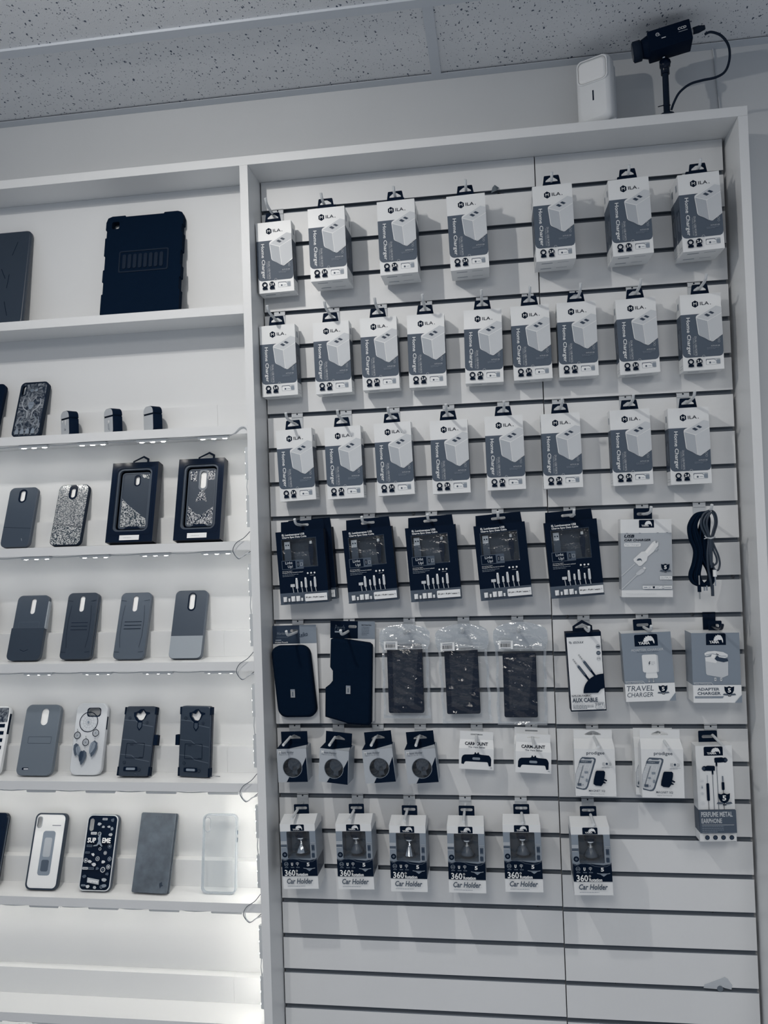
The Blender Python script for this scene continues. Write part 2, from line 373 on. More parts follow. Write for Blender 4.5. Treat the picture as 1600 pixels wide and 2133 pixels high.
# ------------------------------------------------------------ cabinet
YF = -0.091; YB = 0.003
shelf_z = [-0.2346, -0.4909, -0.7374, -0.9915, -1.2465, -1.4968, -1.7480, -2.0]
cab = thing('display_cabinet', 'large white open display cabinet built against the wall, shelves left and slatted bay right', 'cabinet', (0, 0, -2.24))
def cpart(name, x0, x1, y0, y1, z0, z1, parent=cab, m='white', label=None):
    b = MB(); b.box(x0, x1, y0, y1, z0 + 2.24, z1 + 2.24, m); return b.build(name, parent, label)
XL = -1.0
cpart('top_board', XL, 1.0146, YF, 0.0215, 0.0645, 0.0835)
cpart('side_panel', 0.9967, 1.0146, YF, 0.0215, -2.24, 0.0642)
cpart('side_panel', XL, XL + 0.018, YF, 0.0215, -2.24, 0.0642)
cpart('divider', -0.0178, 0.0, YF, 0.0215, -2.24, 0.0642)
cpart('back_panel', XL + 0.018, -0.0180, YB, 0.0213, -2.24, 0.0642)
cpart('kick_board', 0.0, 0.9967, YF + 0.01, -0.001, -2.24, -2.16)
for i, z in enumerate(shelf_z):
    s = cpart('shelf', XL + 0.0182, -0.0180, YF, YB - 0.0002, z - 0.0188, z)
    if i >= 1:
        cpart('riser', XL + 0.0184, -0.1076, -0.018, YB - 0.0004, z + 0.0002, z + 0.0575, s)
        cpart('riser', -0.1074, -0.0182, -0.0176, YB - 0.0004, z + 0.0002, z + 0.0570, s)

# slatwall: slats with T grooves, extruded along x
def slatwall(x0, x1, dz, label, screws):
    p = 0.0762; b = MB(); ztop = 0.0640; zb = -2.15
    t = thing('slatwall_panel', label, 'slatwall', ((x0 + x1) / 2, 0.021, zb), group='slatwall panels in the right bay')
    prof = [(0.0, ztop)]; i = 0
    while -i * p + dz - 0.0095 > zb:
        z = -i * p + dz
        prof += [(0.0, z), (0.0045, z), (0.0045, z + 0.006), (0.0125, z + 0.006), (0.0125, z - 0.0155), (0.0045, z - 0.0155), (0.0045, z - 0.0095), (0.0, z - 0.0095)]
        i += 1
    prof += [(0.0, zb), (0.0185, zb), (0.0185, ztop)]
    n = len(prof); w = (x1 - x0) / 2
    vs = [(-w, y - 0.021, z - zb) for y, z in prof] + [(w, y - 0.021, z - zb) for y, z in prof]
    for k in range(n):
        y0, z0 = prof[k]; y1, z1 = prof[(k + 1) % n]
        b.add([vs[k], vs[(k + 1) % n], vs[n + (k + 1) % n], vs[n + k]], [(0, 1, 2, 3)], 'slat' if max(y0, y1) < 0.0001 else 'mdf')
    for sgn in (-1, 1):   # raw end faces, as a strip of quads between front and back
        for k in range(i):
            z = -k * p + dz; zt = ztop if k == 0 else -(k - 1) * p + dz - 0.0095
            for (ya, yb_, za, zb_) in ((0, 0.0185, z + 0.006, zt - (0 if k == 0 else 0.006)), (0, 0.0045, z, z + 0.006), (0, 0.0045, zt - 0.006, zt) if k else (0, 0.0001, zt - 0.001, zt), (0.0125, 0.0185, z - 0.0155, z + 0.006)):
                q = [(sgn * w, ya - 0.021, za - zb), (sgn * w, yb_ - 0.021, za - zb), (sgn * w, yb_ - 0.021, zb_ - zb), (sgn * w, ya - 0.021, zb_ - zb)]
                b.add(q, [(0, 1, 2, 3) if sgn > 0 else (3, 2, 1, 0)], 'mdf')
    b.build('slats', t)
    sb = MB(); sb.lathe([(0.0042, 0), (0.004, -0.001), (0.0015, -0.0022)], (0, 0, 0), 'steel', 12, 'y'); sb.box(-0.0028, 0.0028, -0.0026, -0.0014, -0.0004, 0.0004, 'navy'); sb.box(-0.0004, 0.0004, -0.0026, -0.0014, -0.0028, 0.0028, 'navy')
    first = None
    for sx, k in screws:
        if first is None: o = first = sb.build('screw', t)
        else: o = first.copy(); COL.objects.link(o)
        o.location = (sx - (x0 + x1) / 2, 0.0124 - 0.021, -k * p + dz - 0.0045 - zb)
    return t
slatwall(0.0025, 0.6060, 0.0, 'white slatwall panel with horizontal grooves, left of the vertical seam', [(0.03, 0), (0.27, 0), (0.41, 0), (0.53, 0), (0.556, 20), (0.57, 22), (0.32, 9), (0.545, 18), (0.19, 15)])
slatwall(0.6082, 0.9905, -0.0012, 'white slatwall panel with horizontal grooves, right of the vertical seam', [(0.978, 11), (0.895, 12), (0.64, 12), (0.91, 20), (0.70, 20), (0.71, 22), (0.94, 22)])

# ------------------------------------------------------------ LED strips
LEDX = (-0.511, -0.373, -0.2345, -0.096)
def led_strip(label, length_xs, z, group):
    t = thing('led_strip', label, 'light strip', (-0.5, YF + 0.012, z), group=group)
    first = None
    pb = MB(); pb.prism([rrect(-0.034, -0.0062, 0.034, 0.0, 0.002, 3)], -0.006, 0.006, 'pod')
    lb = MB(); lb.lathe([(0.0052, 0.0), (0.0046, -0.0006), (0.0028, -0.0011), (0.0006, -0.0013)], (0, 0, 0), 'ledlow' if z < -1.2 else 'led', 10)
    for x in length_xs:
        if first is None:
            m = first = pb.build('led_module', t); l0 = None
            for dx in (-0.0245, 0, 0.0245):
                if l0 is None: l0 = l = lb.build('led', m)
                else: l = l0.copy(); COL.objects.link(l)
                l.parent = m; l.location = (dx, 0, -0.0062)
        else: m = copy_tree(first, t)
        m.location = (x + 0.5, 0, 0); m.rotation_euler = (R(4 if z > -1.1 else 24), 0, 0)
    w = MB(); pts = []
    xs = list(length_xs)
    for a, c in zip(xs, xs[1:]): pts += [(a + 0.5 + 0.033, -0.003, -0.002), (a + 0.5 + 0.05, -0.005, -0.0035), ((a + c) / 2 + 0.5, -0.005, -0.004), (c + 0.5 - 0.05, -0.005, -0.003), (c + 0.5 - 0.033, -0.003, -0.002)]
    w.tube([(xs[0] + 0.5 - 0.04, -0.003, -0.003)] + pts, 0.0011, 'wire', 6)
    w.build('wire', t); return t
order = ['second', 'third', 'fourth', 'fifth', 'sixth', 'seventh']
for i in range(1, 7):
    led_strip('row of small lit LED modules under the %s shelf from the top' % order[i - 1], (-0.925, -0.787, -0.649) + LEDX, shelf_z[i] - 0.0190, 'led strips under the shelves')
def led_vertical(label, z0, z1, n):
    t = thing('led_strip', label, 'light strip', (-0.0182, -0.079, z0), group='vertical led strips on the divider')
    pb = MB(); pb.add([], [], 'pod'); pb.box(-0.007, 0, -0.006, 0.006, -0.034, 0.034, 'pod')
    lb = MB(); lb.lathe([(0.0006, -0.0022), (0.0028, -0.0019), (0.0048, -0.0011), (0.0052, 0.0)], (0, 0, 0), 'ledlow' if z0 < -1.3 else 'ledside', 10, 'x')
    first = None; L = z1 - z0
    for k in range(n):
        zc = L * (k + 0.5) / n
        if first is None:
            m = first = pb.build('led_module', t); l0 = None
            for dz in (-0.0245, 0, 0.0245):
                if l0 is None: l0 = l = lb.build('led', m)
                else: l = l0.copy(); COL.objects.link(l)
                l.parent = m; l.location = (-0.007, 0, dz)
        else: m = copy_tree(first, t)
        m.location = (0, 0, zc); m.rotation_euler = (0, 0, R(-14))
    w = MB(); w.tube([(-0.004, -0.004, L * 0.25 + 0.03), (-0.006, -0.005, L * 0.5), (-0.004, -0.004, L * 0.75 - 0.03)], 0.0011, 'wire', 6); w.build('wire', t)
names = ['third', 'fourth', 'fifth', 'sixth', 'seventh', 'eighth']
for i in range(1, 7):
    led_vertical('vertical LED modules on the divider beside the compartment above the %s shelf' % names[i - 1], shelf_z[i + 1] + 0.012, shelf_z[i] - 0.030, 2)
# looped joining wires at the shelf ends
def loop_wire(label, pts, r=0.0011, m='dwire'):
    b = MB(); P = [Vector(p) for p in pts]; out = []
    for i in range(len(P) - 1):
        p0, p1, p2, p3 = P[max(i - 1, 0)], P[i], P[i + 1], P[min(i + 2, len(P) - 1)]
        for k in range(6):
            t = k / 6; out.append(0.5 * ((2 * p1) + (-p0 + p2) * t + (2 * p0 - 5 * p1 + 4 * p2 - p3) * t * t + (-p0 + 3 * p1 - 3 * p2 + p3) * t ** 3))
    out.append(P[-1]); b.tube(out, r, m, 6); return b
def curve_pts(pts, n=6):
    P = [Vector(p) for p in pts]; out = []
    for i in range(len(P) - 1):
        p0, p1, p2, p3 = P[max(i - 1, 0)], P[i], P[i + 1], P[min(i + 2, len(P) - 1)]
        for k in range(n):
            t = k / n; out.append(0.5 * ((2 * p1) + (-p0 + p2) * t + (2 * p0 - 5 * p1 + 4 * p2 - p3) * t * t + (-p0 + 3 * p1 - 3 * p2 + p3) * t ** 3))
    return out + [P[-1]]
for k, (i, nm) in enumerate(((2, 'third'), (3, 'fourth'), (4, 'fifth'), (5, 'sixth'))):
    z = shelf_z[i]; y = YF - 0.004; b = MB()
    b.tube(curve_pts([(-0.0185, y + 0.006, z + 0.02), (-0.030, y, z + 0.007), (-0.047, y - 0.003, z - 0.004), (-0.054, y - 0.003, z - 0.020), (-0.045, y, z - 0.036), (-0.036, y, z - 0.034), (-0.0185, y + 0.008, z - 0.022)]), 0.0008, 'dwire', 6)
    b.tube(curve_pts([(-0.055, y + 0.01, z - 0.022), (-0.050, y, z - 0.029), (-0.040, y, z - 0.036), (-0.028, y, z - 0.028), (-0.0188, y + 0.006, z - 0.026)]), 0.0012, 'wire', 6)
    o = b.build('joining_wire'); tag(o, 'thin looped wire dangling at the right end of the %s shelf from the top' % nm, 'wire', 'looped wires at the shelf ends')
b = MB(); z = shelf_z[1]; b.tube(curve_pts([(-0.062, YF + 0.008, z - 0.022), (-0.045, YF - 0.001, z - 0.017), (-0.032, YF - 0.003, z - 0.006), (-0.022, YF - 0.002, z - 0.006), (-0.0185, YF + 0.003, z - 0.016), (-0.020, YF + 0.01, z - 0.03)]), 0.0012, 'wire', 6)
tag(b.build('joining_wire'), 'pale wire arched over the right end of the second shelf from the top', 'wire', 'looped wires at the shelf ends')

# ------------------------------------------------------------ hooks
def hook_build(label, m, pm, drop, kind):
    t = thing('display_hook', label, 'hook', group='slatwall display hooks')
    p = MB(); p.box(-0.0125, 0.0125, -0.0022, -0.0004, -0.009, drop + 0.001, pm); p.box(-0.0125, 0.0125, -0.0022, 0.0044, drop - 0.0022, drop - 0.0010, pm)
    p.box(-0.0125, 0.0125, -0.0036, -0.0022, drop - 0.0112, drop - 0.0092, pm); p.lathe([(0.0017, 0), (0.0015, -0.0008)], (0, -0.0024, drop - 0.004), 'navy', 10, 'y'); p.build('back_plate', t)
    r = MB(); r.tube(curve_pts([(0, -0.001, 0), (0, -0.045, 0.001), (0, -0.080, 0.0025), (0, -0.094, 0.006), (0, -0.101, 0.0135)] if kind == 'curved' else [(0, -0.001, 0), (0, -0.04, 0.0), (0, -0.085, -0.001), (0, -0.100, -0.0015)], 5), 0.0029, m, 10)
    r.build('prong', t); return t
HKS = {}
def hook_for(drop, kind):
    k = (drop, kind)
    if k not in HKS: HKS[k] = hook_build(None, 'hook', 'plate', drop, kind)
    return HKS[k]
HKB = hook_build('black display hook holding the YAMA adapter charger box', 'navyg', 'navyg', 0.0265, 'curved')
P_ = 0.0762
def hooks(g, xs, labels, drop=0.0285, kind='curved'):
    for x, l in zip(xs, labels):
        z = -g * P_ - drop + (0 if x < 0.606 else -0.0012)
        if l.startswith('!'): HKB.location = (x, 0, z); continue
        place(hook_for(drop, kind), l, (x, 0, z))
ORD = ['first', 'second', 'third', 'fourth', 'fifth', 'sixth', 'seventh', 'eighth', 'ninth']
r0x = [0.040, 0.160, 0.313, 0.461, 0.634, 0.785, 0.921]
r1x = [0.037, 0.160, 0.266, 0.365, 0.485, 0.582, 0.682, 0.798, 0.922]
r2x = [0.070, 0.180, 0.286, 0.405, 0.522, 0.637, 0.775, 0.891]
for g, xs, row in ((0, r0x, 'top'), (3, r1x, 'second'), (6, r2x, 'third')):
    hooks(g, xs, ['white hook holding the %s home charger box from the left in the %s row' % (ORD[i], row) for i in range(len(xs))])
hooks(9, [0.082, 0.224, 0.360, 0.502, 0.652, 0.800, 0.914], ['white hook holding the %s black data cable box from the left' % ORD[i] for i in range(5)] + ['white hook holding the car charger box', 'white hook holding the loose audio cables'], 0.0225)
hooks(12, [0.057, 0.172, 0.304, 0.421, 0.535, 0.672, 0.791, 0.924], ['white hook holding the leftmost black pouch card', 'white hook holding the second black pouch card', 'white hook inside the leftmost clear plastic bag', 'white hook inside the middle clear plastic bag', 'white hook inside the rightmost clear plastic bag', 'white hook holding the nylon aux cable box', 'white hook holding the travel charger box', '!'], 0.0265)
hooks(15, [0.043, 0.141, 0.228, 0.320, 0.441, 0.556, 0.681, 0.814, 0.918], ['white hook holding the %s mount holder box from the left' % ORD[i] for i in range(4)] + ['white hook holding the left carmount box', 'white hook holding the right pair of carmount boxes', 'white hook holding the left magnet mount box', 'white hook holding the right magnet mount box', 'white hook holding the earphone box'], 0.0190, 'straight')
hooks(17, [0.056, 0.178, 0.291, 0.411, 0.528, 0.666], ['white hook holding the %s car holder box from the left' % ORD[i] for i in range(6)], 0.0185, 'straight')

# ------------------------------------------------------------ shared print motifs
EAGLE = [(0, 38), (9, 34), (4, 28), (15, 24), (12, 16), (24, 14), (26, 5), (38, 8), (48, 0), (56, 5), (70, 4), (82, 12), (92, 26), (97, 42), (95, 56), (88, 50), (86, 41), (78, 34), (66, 37), (52, 34), (40, 40), (20, 42)]
def yama(p, x0, y0, x1, y1, rb=2.0, white='paper', navy='navy'):
    p.rr(x0, y0, x1, y1, rb, navy, corners=(0, 0, 1, 1))
    w, h = x1 - x0, y1 - y0
    p.poly([(x0 + w * .36 + ex / 97 * w * .50, y0 + h * .10 + ey / 56 * h * .72) for ex, ey in EAGLE], white)
    p.text('YAMA', x0 + w * .16, y0 + h * .62, x0 + w * .66, y0 + h * .86, white, 0.03)
def badge(p, x, y, s, white='paper', navy='navy'):
    p.poly([(x - s, y - s * .95), (x - s * .5, y - s * .80), (x, y - s), (x + s * .5, y - s * .80), (x + s, y - s * .95), (x + s * .92, y - s * .1), (x + s * .62, y + s * .45), (x, y + s * .8), (x - s * .62, y + s * .45), (x - s * .92, y - s * .1)], navy)
    for k in (-1, 1): p.poly([(x + k * s * .25, y + s * .62), (x + k * s * 1.1, y + s * .50), (x + k * s * 1.35, y + s * .80), (x + k * s * 1.0, y + s * .86), (x + k * s * .2, y + s * .92)], 'gp')
    p.rect(x - s * .3, y + s * .92, x + s * .3, y + s * 1.08, navy)
    p.text('5', x - s * .32, y - s * .62, x + s * .32, y + s * .30, white, 0.03)
def microlines(p, x0, y0, x1, n, dy, m, t=0.7, seed=1):
    rg = random.Random(seed)
    for k in range(n):
        x = x0; y = y0 + k * dy; end = x1 if k < n - 1 else x0 + (x1 - x0) * .7
        while x < end - 1:
            l = min(rg.uniform(1.5, 5), end - x); p.rect(x, y, x + l, y + t, m, up=False); x += l + 0.7
    p.nx()
def slot_tab(par, w, h, slot, t=0.0008, y=0.0, z0=0.0, m='navy', shape='rect', name='hang_tab', dx=0.0):
    b = MB()
    if shape == 'trap': out = [(-w / 2, 0), (w / 2, 0), (w * .42, h - .002), (w * .39, h), (-w * .39, h), (-w * .42, h - .002)]
    elif shape == 'house': out = [(-w / 2, 0), (w / 2, 0), (w / 2, h * .45), (0, h), (-w / 2, h * .45)]
    else: out = rrect(-w / 2, 0, w / 2, h, 0.002, 3, (0, 0, 1, 1))
    out = [(x + dx, z + z0) for x, z in out]
    b.prism([out, [(x + dx, z + z0) for x, z in slot]], y - t, y, m); return b.build(name, par)
def boxshell(par, w, h, d, faces, name='carton', y0=0.0):
    """carton with front at y0 and per-band colours on its sides: faces = [(z0, z1, material)]"""
    b = MB()
    for z0, z1, m in faces: b.box(-w / 2, w / 2, y0, y0 + d, z0, z1, m)
    return b.build(name, par)

# ------------------------------------------------------------ home charger box
def mila_proto():
    w, h, d = 79, 154.5, 36
    t = thing('charger_box', None, 'charger box', group='boxed home chargers')
    W_, H_, D_ = w / 1000, h / 1000, d / 1000
    b = MB(); b.box(-W_ / 2, W_ / 2, 0, D_, 0, H_, 'card')
    for sx in (-1, 1):   # side printing
        x = sx * (W_ / 2 + 0.00012)
        def q(y0, y1, z0, z1, m, e=0):
            X = x + sx * e * 0.00012; vs = [(X, y0, z0), (X, y1, z0), (X, y1, z1), (X, y0, z1)]
            b.add(vs, [(0, 1, 2, 3) if sx > 0 else (3, 2, 1, 0)], m)
        q(0, D_, 0.0275, 0.114, 'gp'); q(0.005, D_ - 0.004, 0.034, 0.090, 'dk', 1); q(0.011, 0.014, 0.045, 0.085, 'gp2', 2); q(0.020, 0.023, 0.050, 0.080, 'gp2', 2)
        q(0.013, 0.023, 0.128, 0.141, 'gp2', 1); q(0.004, 0.030, 0.006, 0.007, 'gp3', 1); q(0.004, 0.026, 0.011, 0.012, 'gp3', 1)
    z = -0.00012   # bottom printing
    b.add([(-0.028, 0.014, z), (-0.006, 0.014, z), (-0.006, 0.018, z), (-0.028, 0.018, z)], [(3, 2, 1, 0)], 'gp2')
    b.add([(0.004, 0.014, z), (0.026, 0.014, z), (0.026, 0.0165, z), (0.004, 0.0165, z)], [(3, 2, 1, 0)], 'gp3')
    b.build('carton', t)
    p = Print(w, h, 0.0)
    p.poly([(0, 40.5), (0, 119), (1, 123), (4, 126.5), (8, 128), (72, 128), (76, 126.5), (78.3, 123), (79, 119), (79, 40.5)], 'gp')
    # hexagon logo and name
    p.poly([(29 + 7 * sin(k * pi / 3), 20 + 7.3 * cos(k * pi / 3)) for k in range(6)], 'navy')
    p.text('M', 25.8, 17, 32.2, 23, 'paper', 0.0); p.text('ILA', 38.5, 16.5, 55.5, 23, 'navy', 0.006); p.disc(58.5, 22.4, .8, 'navy')
    p.text('Home Charger', 8.0, 47, 17.5, 123, 'paper', 0.012, down=True)
    p.text('DUAL USB PORTS', 24.2, 86, 28.2, 125, 'gp4', 0.0, down=True); p.text('UNIVERSAL TRAVEL CHARGER', 20.8, 88, 22.8, 124, 'gp3', 0.0, down=True)
    # drawn charger: top, left, right faces
    p.poly([(28.8, 48), (29.5, 45), (32, 43), (68.5, 25), (79, 28.5), (79, 85), (60, 98), (57, 98), (33.5, 84), (32, 81)], 'card')
    p.poly([(30.6, 47.5), (68.5, 26.5), (79, 30), (79, 41), (54, 54), (51, 55)], 'gp4')
    p.poly([(30.2, 49), (50.5, 56.5), (53.5, 97), (33.6, 83)], 'gp3')
    p.poly([(51.6, 57), (54.5, 54.8), (79, 42.5), (79, 84), (58.5, 97.5), (54.8, 97)], 'gp4')
    p.poly([(45, 43.5), (50, 41), (57, 45), (52, 47.7)], 'dk'); p.poly([(53.5, 39), (58, 36.8), (65, 40.6), (60.5, 43)], 'dk')
    p.ringd(71, 94, 2.2, 1.7, 'gp3'); p.ringd(71, 99, 2.2, 1.7, 'gp3')
    p.text('AUTO-ID USB', 55, 106, 72, 108.5, 'gp4'); microlines(p, 47, 110.6, 72, 2, 2.2, 'gp2', .6, 3)
    p.ringd(40, 127.8, 3, 2.5, 'gp4', 12)
    # badges
    p.ringd(14.8, 137, 6.0, 3.4, 'navy'); p.poly([(10, 142.5), (20, 142.5), (20.5, 147.5), (9.5, 147.5)], 'navy')
    p.disc(31, 137, 6.0, 'navy'); p.poly([(26, 142.5), (36, 142.5), (36.5, 147.5), (25.5, 147.5)], 'navy'); p.text('2.4', 27, 134, 35, 139.8, 'paper', 0.03)
    p.build('printed_front', t)
    q = Print(w, h, -0.0001)   # little window with the plug in it
    q.rr(44, 132.5, 72, 144.5, 1.5, 'gp3'); q.rr(45, 134.5, 66, 144, 1.0, 'paper'); q.line([(45, 137), (45, 134), (60, 134), (64, 137), (71, 137)], .9, 'dk')
    q.rr(64, 135.5, 71.5, 143, .6, 'gp2'); q.disc(52, 140.5, 2.0, 'gp'); q.line([(56, 140.5), (62, 140.5)], .7, 'gp2')
    q.build('plug_window', t)
    slot = [(-0.0122, 0.0068), (0.0122, 0.0068), (0.0115, 0.0098), (0.0035, 0.0155), (-0.0035, 0.0155), (-0.0115, 0.0098)]
    slot_tab(t, 0.036, 0.0195, slot, y=0.0012, z0=H_, shape='trap')
    return t
MILA = mila_proto()
mila = {  # front centre x, z and turn, from left to right
 'top': [(.0525, -.135, 1.2), (.1670, -.117, .9), (.3155, -.115, 1.1), (.4615, -.1165, 1.5), (.6360, -.112, 1.1), (.7868, -.113, 1.8), (.9215, -.115, 1.9)],
 'second': [(.0432, -.3485, 1.1), (.1620, -.3495, 1.1), (.2650, -.347, .9), (.3655, -.3475, .3), (.4850, -.3458, -.3), (.5838, -.3445, .9), (.6775, -.344, .3), (.7975, -.3453, 1.6), (.9230, -.3456, .6)],
 'third': [(.0745, -.577, 2.2), (.1802, -.5765, 1.2), (.2885, -.5735, 1.6), (.4070, -.5744, .8), (.5215, -.5714, .6), (.6372, -.5724, .6), (.7762, -.572, .7), (.8900, -.5747, .3)]}
for row, L in mila.items():
    for i, (x, z, a) in enumerate(L):
        two = row == 'top'
        yf = (-0.0835 if two else -0.046)
        if two and i == 0: yf = -0.050; z += 0.0115; x -= .0095
        hang(MILA, 'white home charger box, %s from the left in the %s row%s' % (ORD[i], row, ', in front' if two and i else ''), x, yf, z, .1545, a)
        if two and i:
            hang(MILA, 'home charger box hanging directly behind the %s front box of the top row' % ORD[i], x, yf + 0.0368, z + .001, .1545, a * .8)

# ------------------------------------------------------------ glowing cable box
def el_proto():
    w, h, d = 106, 156, 27
    t = thing('cable_box', None, 'cable box', group='boxed light-up data cables')
    W_, H_, D_ = .106, .156, .027; Y = lambda y: H_ - y / 1000; X = lambda x: (x - 53) / 1000
    b = MB(); win = [(X(12), Y(78)), (X(88), Y(78)), (X(88), Y(17)), (X(12), Y(17))]
    b.prism([[(-.053, .0245), (.053, .0245), (.053, H_), (-.053, H_)], win], 0, .0008, 'navy')
    b.box(-.053, .053, 0, D_, 0, .0245, 'gp'); b.box(-.053, -.0522, .0008, D_, .0245, H_, 'navy'); b.box(.0522, .053, .0008, D_, .0245, H_, 'navy')
    b.box(-.0522, .0522, .0008, D_, H_ - .0008, H_, 'navy'); b.box(-.0522, .0522, D_ - .001, D_, .0245, H_ - .0008, 'smoke'); b.build('carton', t)
    f = MB(); slot = rrect(-.015, H_ + .009, .015, H_ + .0145, .0027, 3)
    f.prism([[(-.0485, H_), (.0485, H_), (.047, H_ + .0215), (-.047, H_ + .0215)], slot], D_ - .001, D_ - .0002, 'navy'); f.build('hang_flap', t)
    v = MB(); v.cap([win], .0004, 'pane'); v.build('clear_window', t)
    c = MB()   # cable ends inside
    c.box(X(16), X(28), .006, .0105, Y(38), Y(22), 'gp3'); c.box(X(18.5), X(21), .0056, .0062, Y(31), Y(28), 'navy'); c.box(X(23.5), X(26), .0056, .0062, Y(31), Y(28), 'navy')
    c.prism([rrect(X(15), Y(64), X(29.5), Y(38), .002, 3)], .005, .012, 'caseA'); c.box(X(72), X(77), .006, .0095, Y(30), Y(24), 'gp4')
    c.prism([[(X(68.5), Y(44)), (X(71), Y(76)), (X(76), Y(76)), (X(80), Y(44)), (X(79), Y(30)), (X(70), Y(30))]], .005, .011, 'navyg')
    c.build('cable', t)
    p = Print(w, h, 0.0)
    p.text('EL Luminescence USB', 14, 5.2, 64, 9.6, 'paper', .03); p.text('Charge Sync Data Cable', 14, 11, 68, 15.8, 'paper', .03)
    p.frame(11.2, 16.2, 88.8, 78.8, .9, 'dk', .3)
    p.rect(9, 62, 57, 81.5, 'gp'); p.rect(10.2, 63.2, 39.5, 80.3, 'navy'); p.text('Light', 17, 64.5, 33, 72, 'gp3', .03); p.text('Up!', 22, 72.5, 33, 79.5, 'gp3', .03)
    p.rr(43, 66, 47.5, 77, 1.2, 'navy'); p.frame(49.5, 68.5, 55.5, 75, .7, 'gp3', .8); p.line([(45.2, 68), (45.2, 75)], .8, 'gp3')
    p.text('Amazing Light!', 9, 84, 31, 86.2, 'gp4', .02); p.text('Charging Flowing Current is evident!', 9, 87, 55, 89.8, 'gp4', .02); microlines(p, 9, 92, 46, 2, 3, 'gp2', .9, 5)
    for x in (65, 72.5, 80): p.disc(x, 91.8, 1.9, 'paper')
    microlines(p, 70, 96.3, 83, 1, 2, 'gp3', .6, 2)
    def conn(x, y0, y1, wd, tall):
        p.line([(x, y1), (x + 1.2, 131.5)], 1.6, 'gp3'); p.rr(x - wd / 2, y0, x + wd / 2, y1, .9, 'gp4')
        if tall: p.rect(x - wd * .38, y0 - 3.5, x + wd * .38, y0, 'paper')
    conn(30, 113, 119, 9.5, False); conn(39.5, 104, 123, 5, True); conn(50, 112, 120.5, 4.2, True); conn(59.5, 104, 122, 5, True); conn(70.5, 112, 120, 3.6, True); conn(80, 104, 122, 5, True)
    for x, hh, ww in ((12, 11, 8), (21, 7.5, 4.2), (30, 11.5, 8.5), (41, 11.5, 8.8), (49.5, 7, 4)):
        p.rr(x - ww / 2 - .6, 149.6 - hh, x + ww / 2 + .6, 150.2, .8, 'dk'); p.rect(x - ww / 2, 150 - hh, x + ww / 2, 149.6, 'gp4'); p.poly([(x - ww / 2, 149.6), (x, 149.6), (x + ww / 2, 150 - hh), (x - ww / 2, 150 - hh)], 'paper')
    p.rr(56, 135.5, 104.5, 151, 2.5, 'paper', corners=(1, 0, 0, 1)); p.text('30 pin', 57.5, 141, 69.5, 145.2, 'navy', .03); p.text('8 pin', 74.5, 141, 84, 145.2, 'navy', .03); p.text('micro', 88, 142, 98, 145, 'navy', .03)
    for x in (72, 86.2, 101): p.ringd(x, 143, 1.4, 1.0, 'gp2', 10)
    p.rect(0, 153.5, 106, 154.2, 'dk')
    p.build('printed_front', t); return t
EL = el_proto()
for i, (x, z, a) in enumerate([(.0845, -.7968, 2.9), (.2300, -.7968, 3.8), (.3640, -.797, 3.1), (.5086, -.7968, 3.9), (.6530, -.7955, 3.6)]):
    two = i in (0,)
    hang(EL, 'black light-up USB data cable box, %s from the left' % ORD[i], x, -.0592 if two else -.050, z, .156, a, yaw=(-2 if i == 0 else 0))
hang(EL, 'black data cable box hanging behind the leftmost one, only its edge showing',   .0945, -.0280, -.7935, .156, 2.9)

# ------------------------------------------------------------ YAMA car charger
def yama_box(name, label, cat, w, h, d, bands, tab_dx, graphics, top_m='card', side_label=None):
    t = thing(name, label, cat); W_, H_, D_ = w / 1000, h / 1000, d / 1000
    b = MB(); zt = H_
    for y0, y1, m in bands: b.box(-W_ / 2, W_ / 2, 0, D_, H_ - y1 / 1000, H_ - y0 / 1000, m)
    b.add([(-W_ / 2, 0, H_ + .0001), (W_ / 2, 0, H_ + .0001), (W_ / 2, D_, H_ + .0001), (-W_ / 2, D_, H_ + .0001)], [(0, 1, 2, 3)], top_m)
    b.build('carton', t)
    p = Print(w, h, 0.0); graphics(p); p.build('printed_front', t)
    if tab_dx is not None:
        slot = rrect(-.012, .0085, .012, .0145, .0029, 3); slot_tab(t, .037, .0235, slot, y=D_ - .002, z0=H_ - .0005, dx=tab_dx)
    return t
